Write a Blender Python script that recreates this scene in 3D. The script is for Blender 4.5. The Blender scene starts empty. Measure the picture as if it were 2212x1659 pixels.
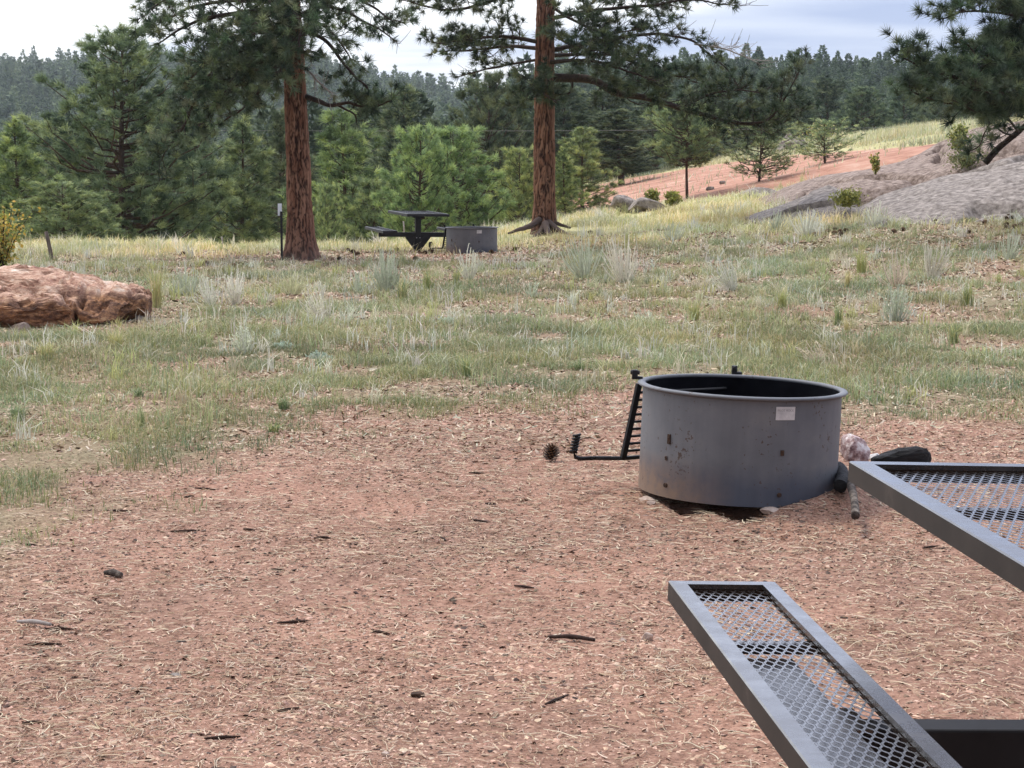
import bpy, bmesh, math, random
import numpy as np
from mathutils import Vector, Matrix, Euler

R = math.radians
rng = np.random.default_rng(7)
random.seed(7)
scene = bpy.context.scene
COL = scene.collection

# ------------------------------------------------------------------ camera
CAM_Z = 1.5
F = 4157.0                 # focal length in units of a 2212 x 1659 picture
CX, CY = 1106.0, 829.5
PITCH = math.atan((CY - 362.0) / F)
cd = bpy.data.cameras.new('camera')
cam = bpy.data.objects.new('camera', cd)
COL.objects.link(cam)
cam.location = (0, 0, CAM_Z)
cam.rotation_euler = (math.pi / 2 - PITCH, 0, 0)
cd.sensor_fit = 'HORIZONTAL'
cd.sensor_width = 36.0
cd.lens = 36.0 * F / 2212.0
cd.clip_start = 0.05
cd.clip_end = 6000
scene.camera = cam


def W(px, py, Y):
    """World point at distance Y along the ground seen in that direction."""
    a = (px - CX) / F
    b = (CY - py) / F
    cp, sp = math.cos(PITCH), math.sin(PITCH)
    d = (a, cp + b * sp, -sp + b * cp)
    k = Y / d[1]
    return Vector((d[0] * k, Y, CAM_Z + d[2] * k))


# ------------------------------------------------------------------ noise
def _h(ix, iy, iz):
    n = (ix.astype(np.int64) * 374761393 + iy.astype(np.int64) * 668265263 + iz.astype(np.int64) * 2147483647) & 0xffffffff
    n = ((n ^ (n >> 13)) * 1274126177) & 0xffffffff
    n = (n ^ (n >> 16)) & 0xffffffff
    n = (n * 2246822519) & 0xffffffff
    n = n ^ (n >> 15)
    return (n & 0xffffff).astype(np.float64) / 0xffffff


def vnoise(p):
    p = np.asarray(p, float)
    if p.shape[1] == 2:
        p = np.column_stack([p, np.zeros(len(p))])
    f = np.floor(p)
    t = p - f
    t = t * t * (3 - 2 * t)
    i = f.astype(np.int64)
    out = 0
    for dx in (0, 1):
        wx = t[:, 0] if dx else 1 - t[:, 0]
        for dy in (0, 1):
            wy = t[:, 1] if dy else 1 - t[:, 1]
            for dz in (0, 1):
                wz = t[:, 2] if dz else 1 - t[:, 2]
                out = out + wx * wy * wz * _h(i[:, 0] + dx, i[:, 1] + dy, i[:, 2] + dz)
    return out


def fbm(p, octv=4, gain=0.5):
    p = np.asarray(p, float)
    s, a, tot = 0, 1.0, 0
    for k in range(octv):
        s = s + a * vnoise(p * (2.03 ** k) + 17.3 * k)
        tot += a
        a *= gain
    return s / tot


def sstep(a, b, x):
    t = np.clip((np.asarray(x, float) - a) / (b - a), 0, 1)
    return t * t * (3 - 2 * t)


# ------------------------------------------------------------------ terrain
def softplus(x, k=1.2):
    return np.log1p(np.exp(np.clip(x * k, -40, 40))) / k


def terrain(x, y):
    x = np.asarray(x, float)
    y = np.asarray(y, float)
    near = 0.135 * softplus(x + 0.3) * np.clip(y - 18, 0, 30) / 28.0
    near = near - 0.0035 * np.clip(y - 25, 0, 12) * (1 - sstep(-2, 2, x))
    near = near + 0.10 * np.exp(-(((x - 0.6) / 2.2) ** 2 + ((y - 39) / 2.5) ** 2))
    yc = 37.5 + 8.5 * sstep(-4, 2, x)
    fall = np.clip(y - yc, 0, 45)
    valley = near - 0.115 * fall * sstep(0, 6, fall)
    valley = np.where(y > yc, np.maximum(valley, -5.5), valley)
    hill = np.interp(x, [-3, 1, 3.1, 7, 10.7, 16.3, 21.3, 40], [-1.4, -.35, .27, 1.05, 1.85, 2.85, 3.3, 4.4]) + 0.006 * (y - 60)
    hill = np.where(y > 95, hill - 0.12 * (y - 95), hill)
    wgt = sstep(47, 57, y) * sstep(-1.5, 3.5, x)
    z = valley * (1 - wgt) + np.maximum(hill, -5.5) * wgt
    # far wooded ridges
    u = x / np.maximum(y, 1.0)
    rr = 23.0 * sstep(-0.10, 0.06, u) * sstep(135, 430, y)
    rr = rr + 3.0 * (vnoise(np.column_stack([u.ravel() * 30, y.ravel() / 160])).reshape(u.shape) - .5) * sstep(150, 400, y)
    prof = np.interp(u, [-.6, -.40, -.266, -.205, -.15, -.10, -.06, -.03, .02, .1, .3, .6],
                     [36, 43, 48, 52, 53, 51, 42, 35, 29, 25, 25, 25])
    lr = prof * sstep(260, 1000, y)
    far = np.maximum(rr, lr)
    z = z + far * sstep(110, 180, y)
    return z


def tz(x, y):
    return float(terrain(np.array([x]), np.array([y]))[0])


def on_ground(px, py, lo=3.0, hi=60.0):
    """first point where the sight line through (px,py) meets the ground"""
    ys = np.linspace(lo, hi, 3000)
    a = np.array([W(px, py, 1.0)])[0]
    d = a - np.array([0, 0, CAM_Z])
    xs = d[0] * ys
    zs = CAM_Z + d[2] * ys
    g = terrain(xs, ys)
    k = np.argmax(zs <= g)
    if zs[k] > g[k]:
        k = len(ys) - 1
    return Vector((xs[k], ys[k], float(ground_detail(xs[k:k + 1], ys[k:k + 1])[0])))


DIRT_U = [-.45, -.266, -.23, -.146, -.098, -.025, .063, .15, .266, .5]
DIRT_Y = [6.4, 7.6, 8.7, 9.8, 11.2, 12.0, 13.0, 12.4, 11.8, 11.2]


def grassmask(x, y):
    x = np.asarray(x, float)
    y = np.asarray(y, float)
    u = x / np.maximum(y, 1)
    yb = np.interp(u, DIRT_U, DIRT_Y)
    n = fbm(np.column_stack([x * 1.1, y * .8]), 4)
    n2 = fbm(np.column_stack([x * .45 + 9, y * .3 + 4]), 3)
    n3 = fbm(np.column_stack([x * 4 + 40, y * 2.6]), 3)
    m = sstep(-1.0, 1.5, (y - yb) + (n - .5) * 3.4 + (n3 - .5) * 2.2)
    patch = sstep(.50, .62, n) * .75 + sstep(.56, .64, n2) * .5
    m = m * (1 - np.clip(patch, 0, 1) * sstep(0, 3, y - yb) * (1 - sstep(34, 38, y)) * .62)
    # worn ground around the far fire ring, big trees and beside the boulder
    for cx, cy, rx, ry in ((-1.6, 33.4, 3.6, 2.9), (0.6, 38.3, 2.2, 1.6), (-5.2, 17.9, 2.3, 0.8), (-6.0, 33.6, 3.0, 1.0)):
        e = ((x - cx) / rx) ** 2 + ((y - cy) / ry) ** 2
        m = m * (1 - .9 * np.exp(-e ** 2))
    return np.clip(m, 0, 1)


def redmask(x, y):
    x = np.asarray(x, float)
    y = np.asarray(y, float)
    n = fbm(np.column_stack([x * .25, y * .15]), 3)
    up = np.interp(x, [0, 6, 9, 10.7, 12.2, 14.5], [95, 94, 86, 77, 63, 51])
    return sstep(49, 53, y) * (1 - sstep(up - 1.5, up + 1.5, y + (n - .5) * 9)) * sstep(.5, 2.5, x + (n - .5) * 3)


# ------------------------------------------------------------------ mesh helpers
def np_mesh(name, V, quads=None, tris=None, cols=None, smooth=False, attrs=None):
    me = bpy.data.meshes.new(name)
    V = np.asarray(V, np.float32)
    loops, starts, tot = [], [], 0
    if quads is not None and len(quads):
        q = np.asarray(quads, np.int32)
        loops.append(q.ravel())
        starts.append(np.arange(len(q), dtype=np.int32) * 4)
        tot = len(q) * 4
    if tris is not None and len(tris):
        t = np.asarray(tris, np.int32)
        loops.append(t.ravel())
        starts.append(tot + np.arange(len(t), dtype=np.int32) * 3)
    L = np.concatenate(loops)
    S = np.concatenate(starts)
    me.vertices.add(len(V))
    me.vertices.foreach_set('co', V.ravel())
    me.loops.add(len(L))
    me.loops.foreach_set('vertex_index', L)
    me.polygons.add(len(S))
    me.polygons.foreach_set('loop_start', S)
    if cols is not None:
        c = np.ones((len(V), 4), np.float32)
        c[:, :3] = cols
        a = me.color_attributes.new('Col', 'FLOAT_COLOR', 'POINT')
        a.data.foreach_set('color', c.ravel())
    for k, v in (attrs or {}).items():
        a = me.attributes.new(k, 'FLOAT', 'POINT')
        a.data.foreach_set('value', np.asarray(v, np.float32))
    me.update(calc_edges=True)
    me.polygons.foreach_set('use_smooth', np.full(len(S), bool(smooth)))
    return me


def link(name, me, mat=None, parent=None):
    o = bpy.data.objects.new(name, me)
    COL.objects.link(o)
    if mat is not None and me is not None:
        me.materials.clear()
        me.materials.append(mat)
    if parent is not None:
        o.parent = parent
    return o


def tag(o, label=None, cat=None, group=None, kind=None):
    if label: o['label'] = label
    if cat: o['category'] = cat
    if group: o['group'] = group
    if kind: o['kind'] = kind
    return o


def thing(name, label, cat, loc=(0, 0, 0), rot=(0, 0, 0), group=None):
    o = bpy.data.objects.new(name, None)
    COL.objects.link(o)
    o.empty_display_size = .1
    o.location = loc
    o.rotation_euler = rot
    return tag(o, label, cat, group)


def copy_thing(src, loc, rotz, scale, label, group):
    c = src.copy()
    COL.objects.link(c)
    c.location = loc
    c.rotation_euler = (0, 0, rotz)
    c.scale = scale if hasattr(scale, '__len__') else (scale,) * 3
    c['label'] = label
    if group:
        c['group'] = group
    elif 'group' in c:
        del c['group']
    for ch in list(src.children):
        d = ch.copy()
        COL.objects.link(d)
        d.parent = c
    return c


class MB:
    """collects shapes, makes one mesh"""
    def __init__(self):
        self.V, self.Q, self.T, self.C, self.n = [], [], [], [], 0

    def add(self, V, Q=None, T=None, C=None):
        V = np.asarray(V, float).reshape(-1, 3)
        if Q is not None and len(Q): self.Q.append(np.asarray(Q) + self.n)
        if T is not None and len(T): self.T.append(np.asarray(T) + self.n)
        if C is not None:
            self.C.append(np.broadcast_to(np.asarray(C, float), (len(V), 3)))
        self.V.append(V)
        self.n += len(V)
        return self

    def box(self, c, s, rot=None, C=None):
        c = np.asarray(c, float)
        h = np.asarray(s, float) / 2
        v = np.array([(x, y, z) for x in (-1, 1) for y in (-1, 1) for z in (-1, 1)], float) * h
        if rot is not None:
            v = v @ np.array(rot).T
        v = v + c
        q = [(0, 1, 3, 2), (4, 6, 7, 5), (0, 4, 5, 1), (2, 3, 7, 6), (0, 2, 6, 4), (1, 5, 7, 3)]
        return self.add(v, q, C=C)

    def bar(self, a, b, w, h, up=(0, 0, 1), C=None):
        a, b = np.asarray(a, float), np.asarray(b, float)
        d = b - a
        L = np.linalg.norm(d)
        d = d / L
        s = np.cross(d, up)
        s = s / np.linalg.norm(s)
        n = np.cross(s, d)
        rot = np.column_stack([d, s, n])
        return self.box((a + b) / 2, (L, w, h), rot, C)

    def tube(self, P, rad, sides=8, C=None, cap=True):
        P = np.asarray(P, float)
        n = len(P)
        rad = np.broadcast_to(np.asarray(rad, float), (n,))
        T = np.gradient(P, axis=0)
        T /= np.maximum(np.linalg.norm(T, axis=1), 1e-9)[:, None]
        ref = np.array([0, 0, 1.0]) if abs(T[0][2]) < .9 else np.array([1.0, 0, 0])
        a = np.cross(T, ref)
        a /= np.maximum(np.linalg.norm(a, axis=1), 1e-9)[:, None]
        b = np.cross(T, a)
        th = np.arange(sides) / sides * 2 * math.pi
        V = P[:, None, :] + rad[:, None, None] * (np.cos(th)[None, :, None] * a[:, None, :] + np.sin(th)[None, :, None] * b[:, None, :])
        V = V.reshape(-1, 3)
        i = np.arange(n - 1)[:, None] * sides
        j = np.arange(sides)[None, :]
        k = (j + 1) % sides
        Q = np.stack([i + j, i + k, i + sides + k, i + sides + j], -1).reshape(-1, 4)
        Tt = None
        if cap:
            V = np.vstack([V, P[0], P[-1]])
            c0, c1 = n * sides, n * sides + 1
            jj = np.arange(sides)
            kk = (jj + 1) % sides
            Tt = np.vstack([np.column_stack([np.full(sides, c0), kk, jj]),
                            np.column_stack([np.full(sides, c1), (n - 1) * sides + jj, (n - 1) * sides + kk])])
        return self.add(V, Q, Tt, C)

    def mesh(self, name, smooth=False):
        V = np.vstack(self.V)
        Q = np.vstack(self.Q) if self.Q else None
        T = np.vstack(self.T) if self.T else None
        C = np.vstack(self.C) if self.C else None
        return np_mesh(name, V, Q, T, C, smooth)

    def build(self, name, mat, parent=None, smooth=False, bevel=0):
        o = link(name, self.mesh(name, smooth), mat, parent)
        if bevel:
            m = o.modifiers.new('bevel', 'BEVEL')
            m.width = bevel
            m.segments = 2
            m.limit_method = 'ANGLE'
        return o


# ------------------------------------------------------------------ materials
def new_mat(name):
    m = bpy.data.materials.new(name)
    m.use_nodes = True
    nt = m.node_tree
    return m, nt, nt.nodes, nt.links, nt.nodes['Principled BSDF']


def N(nt, typ, **kw):
    n = nt.nodes.new(typ)
    for k, v in kw.items():
        if k.startswith('i_'):
            key = k[2:]
            n.inputs[int(key) if key.isdigit() else key.replace('_', ' ')].default_value = v
        else:
            setattr(n, k, v)
    return n


def ramp(nt, stops):
    n = nt.nodes.new('ShaderNodeValToRGB')
    cr = n.color_ramp
    while len(cr.elements) < len(stops):
        cr.elements.new(.5)
    for e, (p, c) in zip(cr.elements, stops):
        e.position = p
        e.color = (*c, 1) if len(c) == 3 else c
    return n


def mat_noise(name, stops, scale=5, detail=6, rough=.85, bump=.3, bscale=None, stretch=(1, 1, 1), dist=.02, spec=.3, metal=0, coord='Object'):
    m, nt, ns, ln, b = new_mat(name)
    tc = N(nt, 'ShaderNodeTexCoord')
    mp = N(nt, 'ShaderNodeMapping')
    mp.inputs['Scale'].default_value = stretch
    ln.new(tc.outputs[coord], mp.inputs['Vector'])
    n1 = N(nt, 'ShaderNodeTexNoise', i_Scale=scale, i_Detail=detail, i_Roughness=.65)
    ln.new(mp.outputs[0], n1.inputs['Vector'])
    r = ramp(nt, stops)
    ln.new(n1.outputs['Fac'], r.inputs['Fac'])
    ln.new(r.outputs['Color'], b.inputs['Base Color'])
    b.inputs['Roughness'].default_value = rough
    b.inputs['Specular IOR Level'].default_value = spec
    b.inputs['Metallic'].default_value = metal
    if bump:
        n2 = N(nt, 'ShaderNodeTexNoise', i_Scale=bscale or scale * 3, i_Detail=8, i_Roughness=.7)
        ln.new(mp.outputs[0], n2.inputs['Vector'])
        bp = N(nt, 'ShaderNodeBump', i_Strength=bump, i_Distance=dist)
        ln.new(n2.outputs['Fac'], bp.inputs['Height'])
        ln.new(bp.outputs[0], b.inputs['Normal'])
    return m


def mat_leaf(name, trans=.3, mult=1.0, rough=.7, rand=0.0):
    """uses each blade's own colour"""
    m, nt, ns, ln, b = new_mat(name)
    at = N(nt, 'ShaderNodeAttribute', attribute_name='Col')
    col = at.outputs['Color']
    if mult != 1.0 or rand:
        hv = N(nt, 'ShaderNodeHueSaturation', i_Value=mult)
        ln.new(col, hv.inputs['Color'])
        if rand:
            oi = N(nt, 'ShaderNodeObjectInfo')
            mr = N(nt, 'ShaderNodeMapRange')
            mr.inputs['To Min'].default_value = mult * (1 - rand)
            mr.inputs['To Max'].default_value = mult * (1 + rand)
            ln.new(oi.outputs['Random'], mr.inputs['Value'])
            ln.new(mr.outputs[0], hv.inputs['Value'])
            mh = N(nt, 'ShaderNodeMapRange')
            mh.inputs['To Min'].default_value = .485
            mh.inputs['To Max'].default_value = .515
            m3 = N(nt, 'ShaderNodeMath', operation='FRACT')
            m2 = N(nt, 'ShaderNodeMath', operation='MULTIPLY')
            m2.inputs[1].default_value = 7.31
            ln.new(oi.outputs['Random'], m2.inputs[0])
            ln.new(m2.outputs[0], m3.inputs[0])
            ln.new(m3.outputs[0], mh.inputs['Value'])
            ln.new(mh.outputs[0], hv.inputs['Hue'])
        col = hv.outputs['Color']
    if rand:
        oc = N(nt, 'ShaderNodeMix', data_type='RGBA', blend_type='MULTIPLY')
        oc.inputs['Factor'].default_value = 1
        oi2 = N(nt, 'ShaderNodeObjectInfo')
        ln.new(col, oc.inputs['A'])
        ln.new(oi2.outputs['Color'], oc.inputs['B'])
        col = oc.outputs['Result']
    ln.new(col, b.inputs['Base Color'])
    b.inputs['Roughness'].default_value = rough
    b.inputs['Specular IOR Level'].default_value = .25
    if trans:
        tr = N(nt, 'ShaderNodeBsdfTranslucent')
        ln.new(col, tr.inputs['Color'])
        mx = N(nt, 'ShaderNodeMixShader', i_0=trans)
        ln.new(b.outputs[0], mx.inputs[1])
        ln.new(tr.outputs[0], mx.inputs[2])
        ln.new(mx.outputs[0], ns['Material Output'].inputs['Surface'])
    return m


M = {}
M['leaf'] = mat_leaf('pine_needles', .25, 1.0, .6, .18)
M['grass'] = mat_leaf('grass_blades', .3)
M['litter'] = mat_leaf('litter', 0, 1, .85)
M['bark'] = mat_noise('ponderosa_bark', [(.25, (.030, .012, .008)), (.42, (.10, .038, .022)), (.58, (.20, .080, .045)), (.75, (.32, .155, .095))],
                      scale=9, stretch=(1, 1, .22), rough=.9, bump=.8, bscale=22, dist=.03)
M['bark'] = mat_leaf('ponderosa_bark_plates', 0, 1, .9)
M['limb'] = mat_noise('limb_bark', [(.3, (.022, .014, .011)), (.7, (.07, .048, .038))], scale=14, stretch=(1, 1, 1), rough=.95, bump=.4)
M['dead_twig'] = mat_noise('weathered_twig', [(.3, (.20, .17, .15)), (.7, (.42, .38, .35))], scale=14, rough=.95, bump=0)
M['midbark'] = mat_noise('young_bark', [(.3, (.03, .02, .016)), (.7, (.12, .075, .055))], scale=8, stretch=(1, 1, .3), rough=.95, bump=.5)
M['granite'] = mat_noise('granite', [(.32, (.085, .070, .060)), (.45, (.185, .158, .138)), (.55, (.27, .235, .208)), (.70, (.41, .36, .32))],
                         scale=8.5, detail=14, rough=.95, bump=.6, bscale=7, dist=.07, coord='Object')
M['granite_pink'] = mat_noise('pink_granite', [(.32, (.085, .060, .048)), (.45, (.21, .155, .125)), (.55, (.31, .24, .20)), (.70, (.45, .365, .315))],
                              scale=8.5, detail=14, rough=.95, bump=.9, bscale=6, dist=.10)
M['pebble'] = mat_noise('pale_stone', [(.3, (.30, .22, .18)), (.7, (.56, .45, .38))], scale=22, rough=.9, bump=.5, dist=.01)
M['quartz'] = mat_noise('pink_quartz', [(.36, (.16, .085, .08)), (.48, (.44, .30, .285)), (.60, (.76, .68, .66))], scale=26, rough=.6, bump=.7, dist=.01)
M['quartz_white'] = mat_noise('white_quartz', [(.3, (.5, .48, .47)), (.7, (.8, .78, .77))], scale=20, rough=.5, bump=.4, dist=.01)
M['char'] = mat_noise('charred_wood', [(.35, (.004, .004, .005)), (.6, (.018, .017, .018)), (.75, (.06, .055, .055))], scale=14, stretch=(.35, 2, 2), rough=.75, bump=1, dist=.02)
M['stick'] = mat_noise('stick_bark', [(.35, (.018, .014, .012)), (.5, (.075, .060, .05)), (.66, (.20, .17, .14))], scale=22, rough=.95, bump=.7, dist=.01)
M['twig_dark'] = mat_noise('dark_twig', [(.3, (.012, .008, .007)), (.7, (.07, .04, .03))], scale=30, rough=.95, bump=.5, dist=.005)
M['cone'] = mat_leaf('pine_cone', 0, 1, .8)
M['fence'] = mat_noise('grey_post_wood', [(.3, (.08, .06, .052)), (.7, (.22, .18, .155))], scale=10, stretch=(3, 3, .4), rough=.95, bump=.5)
M['sign_white'] = mat_noise('white_sign', [(.3, (.66, .70, .74)), (.7, (.8, .82, .84))], scale=6, rough=.5, bump=0)
M['black_metal'] = mat_noise('black_metal', [(.3, (.006, .006, .007)), (.7, (.018, .017, .017))], scale=18, rough=.5, bump=.2, dist=.003)
M['soot'] = mat_noise('soot', [(.3, (.003, .003, .004)), (.7, (.009, .009, .012))], scale=6, rough=1.0, bump=.2, spec=.03)
M['far_black'] = mat_noise('dark_painted_steel', [(.3, (.012, .013, .015)), (.7, (.03, .03, .033))], scale=6, rough=.55, bump=.1)


def mat_table():
    m, nt, ns, ln, b = new_mat('brown_powder_coat')
    tc = N(nt, 'ShaderNodeTexCoord')
    n1 = N(nt, 'ShaderNodeTexNoise', i_Scale=9.0, i_Detail=7.0, i_Roughness=.7)
    ln.new(tc.outputs['Object'], n1.inputs['Vector'])
    r = ramp(nt, [(.3, (.014, .0115, .010)), (.55, (.022, .018, .016)), (.75, (.050, .044, .040))])
    ln.new(n1.outputs['Fac'], r.inputs['Fac'])
    ln.new(r.outputs[0], b.inputs['Base Color'])
    r2 = ramp(nt, [(.3, (.14,) * 3), (.7, (.36,) * 3)])
    ln.new(n1.outputs['Fac'], r2.inputs['Fac'])
    ln.new(r2.outputs[0], b.inputs['Roughness'])
    b.inputs['Specular IOR Level'].default_value = .75
    n2 = N(nt, 'ShaderNodeTexNoise', i_Scale=60.0, i_Detail=3.0)
    ln.new(tc.outputs['Object'], n2.inputs['Vector'])
    bp = N(nt, 'ShaderNodeBump', i_Strength=.06, i_Distance=.004)
    ln.new(n2.outputs['Fac'], bp.inputs['Height'])
    ln.new(bp.outputs[0], b.inputs['Normal'])
    return m


def mat_ring():
    """grey weathered steel: dust and rust specks, heat-blued lower band with an uneven edge"""
    m, nt, ns, ln, b = new_mat('weathered_ring_steel')
    tc = N(nt, 'ShaderNodeTexCoord')
    sx = N(nt, 'ShaderNodeSeparateXYZ')
    ln.new(tc.outputs['Object'], sx.inputs[0])
    n0 = N(nt, 'ShaderNodeTexNoise', i_Scale=4.0, i_Detail=8.0, i_Roughness=.6)
    ln.new(tc.outputs['Object'], n0.inputs['Vector'])
    base = ramp(nt, [(.3, (.098, .104, .116)), (.55, (.128, .132, .143)), (.75, (.170, .166, .165))])
    ln.new(n0.outputs['Fac'], base.inputs['Fac'])
    # blue band
    a = N(nt, 'ShaderNodeMath', operation='MULTIPLY_ADD')
    a.inputs[1].default_value = .10
    ln.new(n0.outputs['Fac'], a.inputs[0])
    ln.new(sx.outputs['Z'], a.inputs[2])
    mr = N(nt, 'ShaderNodeMapRange')
    mr.inputs['From Min'].default_value = .13
    mr.inputs['From Max'].default_value = .235
    mr.inputs['To Min'].default_value = .75
    mr.inputs['To Max'].default_value = 0
    ln.new(a.outputs[0], mr.inputs['Value'])
    mx = N(nt, 'ShaderNodeMix', data_type='RGBA')
    mx.inputs['B'].default_value = (.046, .058, .088, 1)
    ln.new(mr.outputs[0], mx.inputs['Factor'])
    ln.new(base.outputs[0], mx.inputs['A'])
    # dust splash at the foot and rust at the left
    n3 = N(nt, 'ShaderNodeTexNoise', i_Scale=16.0, i_Detail=9.0, i_Roughness=.75)
    ln.new(tc.outputs['Object'], n3.inputs['Vector'])
    lft = N(nt, 'ShaderNodeMapRange')
    lft.inputs['To Max'].default_value = 1.7
    lft.inputs['From Min'].default_value = -.05
    lft.inputs['From Max'].default_value = -.42
    ln.new(sx.outputs['X'], lft.inputs['Value'])
    low = N(nt, 'ShaderNodeMapRange')
    low.inputs['From Min'].default_value = .20
    low.inputs['From Max'].default_value = .0
    ln.new(sx.outputs['Z'], low.inputs['Value'])
    mm = N(nt, 'ShaderNodeMath', operation='MULTIPLY')
    ln.new(lft.outputs[0], mm.inputs[0])
    ln.new(low.outputs[0], mm.inputs[1])
    m4 = N(nt, 'ShaderNodeMath', operation='MULTIPLY')
    ln.new(mm.outputs[0], m4.inputs[0])
    r3 = ramp(nt, [(.3, (.35,) * 3), (.6, (1,) * 3)])
    ln.new(n3.outputs['Fac'], r3.inputs['Fac'])
    ln.new(r3.outputs[0], m4.inputs[1])
    m4.use_clamp = True
    mx2 = N(nt, 'ShaderNodeMix', data_type='RGBA')
    mx2.inputs['B'].default_value = (.20, .135, .095, 1)
    ln.new(m4.outputs[0], mx2.inputs['Factor'])
    ln.new(mx.outputs['Result'], mx2.inputs['A'])
    # rust specks
    vo = N(nt, 'ShaderNodeTexNoise', i_Scale=55.0, i_Detail=4.0, i_Roughness=.6)
    ln.new(tc.outputs['Object'], vo.inputs['Vector'])
    nl = N(nt, 'ShaderNodeTexNoise', i_Scale=5.0, i_Detail=2.0)
    ln.new(tc.outputs['Object'], nl.inputs['Vector'])
    ad = N(nt, 'ShaderNodeMath', operation='MULTIPLY_ADD')
    ad.inputs[1].default_value = .55
    ln.new(nl.outputs['Fac'], ad.inputs[0])
    ln.new(vo.outputs['Fac'], ad.inputs[2])
    rs = ramp(nt, [(.95, (0,) * 3), (1.0, (.9,) * 3)])
    ln.new(ad.outputs[0], rs.inputs['Fac'])
    mx3 = N(nt, 'ShaderNodeMix', data_type='RGBA')
    mx3.inputs['B'].default_value = (.060, .034, .022, 1)
    ln.new(rs.outputs[0], mx3.inputs['Factor'])
    ln.new(mx2.outputs['Result'], mx3.inputs['A'])
    # vertical wash streaks
    mp = N(nt, 'ShaderNodeMapping')
    mp.inputs['Scale'].default_value = (26, 26, 1.3)
    ln.new(tc.outputs['Object'], mp.inputs['Vector'])
    ns_ = N(nt, 'ShaderNodeTexNoise', i_Scale=1.0, i_Detail=4.0)
    ln.new(mp.outputs[0], ns_.inputs['Vector'])
    r5 = ramp(nt, [(.35, (.90,) * 3), (.65, (1.0,) * 3)])
    ln.new(ns_.outputs['Fac'], r5.inputs['Fac'])
    mu = N(nt, 'ShaderNodeMix', data_type='RGBA', blend_type='MULTIPLY')
    mu.inputs['Factor'].default_value = 1
    ln.new(mx3.outputs['Result'], mu.inputs['A'])
    ln.new(r5.outputs[0], mu.inputs['B'])
    ln.new(mu.outputs['Result'], b.inputs['Base Color'])
    b.inputs['Roughness'].default_value = .62
    b.inputs['Specular IOR Level'].default_value = .45
    bp = N(nt, 'ShaderNodeBump', i_Strength=.15, i_Distance=.004)
    ln.new(n3.outputs['Fac'], bp.inputs['Height'])
    ln.new(bp.outputs[0], b.inputs['Normal'])
    return m


def mat_ground():
    m, nt, ns, ln, b = new_mat('campsite_ground')
    tc = N(nt, 'ShaderNodeTexCoord')
    g = N(nt, 'ShaderNodeAttribute', attribute_name='grass')
    rd = N(nt, 'ShaderNodeAttribute', attribute_name='red')
    fr = N(nt, 'ShaderNodeAttribute', attribute_name='far')
    n1 = N(nt, 'ShaderNodeTexNoise', i_Scale=42.0, i_Detail=10.0, i_Roughness=.75)
    ln.new(tc.outputs['Object'], n1.inputs['Vector'])
    n2 = N(nt, 'ShaderNodeTexNoise', i_Scale=1.1, i_Detail=6.0, i_Roughness=.6)
    ln.new(tc.outputs['Object'], n2.inputs['Vector'])
    dirt = ramp(nt, [(.30, (.10, .056, .039)), (.45, (.275, .160, .112)), (.58, (.40, .25, .18)), (.72, (.52, .36, .27))])
    ln.new(n1.outputs['Fac'], dirt.inputs['Fac'])
    tint = ramp(nt, [(.3, (.74, .72, .72)), (.7, (1.08, 1.0, .98))])
    ln.new(n2.outputs['Fac'], tint.inputs['Fac'])
    mu = N(nt, 'ShaderNodeMix', data_type='RGBA', blend_type='MULTIPLY')
    mu.inputs['Factor'].default_value = 1
    ln.new(dirt.outputs[0], mu.inputs['A'])
    ln.new(tint.outputs[0], mu.inputs['B'])
    soil = ramp(nt, [(.3, (.080, .060, .036)), (.5, (.215, .180, .105)), (.7, (.37, .32, .20))])
    ln.new(n1.outputs['Fac'], soil.inputs['Fac'])
    m1 = N(nt, 'ShaderNodeMix', data_type='RGBA')
    ln.new(g.outputs['Fac'], m1.inputs['Factor'])
    ln.new(mu.outputs['Result'], m1.inputs['A'])
    ln.new(soil.outputs[0], m1.inputs['B'])
    n3 = N(nt, 'ShaderNodeTexNoise', i_Scale=.9, i_Detail=9.0, i_Roughness=.7)
    ln.new(tc.outputs['Object'], n3.inputs['Vector'])
    mead = ramp(nt, [(.3, (.24, .22, .10)), (.5, (.40, .37, .18)), (.7, (.52, .48, .27))])
    ln.new(n3.outputs['Fac'], mead.inputs['Fac'])
    m2 = N(nt, 'ShaderNodeMix', data_type='RGBA')
    ln.new(fr.outputs['Fac'], m2.inputs['Factor'])
    ln.new(m1.outputs['Result'], m2.inputs['A'])
    ln.new(mead.outputs[0], m2.inputs['B'])
    redc = ramp(nt, [(.34, (.19, .098, .066)), (.45, (.36, .185, .125)), (.55, (.43, .235, .165)), (.68, (.50, .34, .255))])
    ln.new(n3.outputs['Fac'], redc.inputs['Fac'])
    m3 = N(nt, 'ShaderNodeMix', data_type='RGBA')
    ln.new(rd.outputs['Fac'], m3.inputs['Factor'])
    ln.new(m2.outputs['Result'], m3.inputs['A'])
    ln.new(redc.outputs[0], m3.inputs['B'])
    ln.new(m3.outputs['Result'], b.inputs['Base Color'])
    b.inputs['Roughness'].default_value = .95
    b.inputs['Specular IOR Level'].default_value = .15
    bp = N(nt, 'ShaderNodeBump', i_Strength=.6, i_Distance=.02)
    ln.new(n1.outputs['Fac'], bp.inputs['Height'])
    ln.new(bp.outputs[0], b.inputs['Normal'])
    return m


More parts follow.
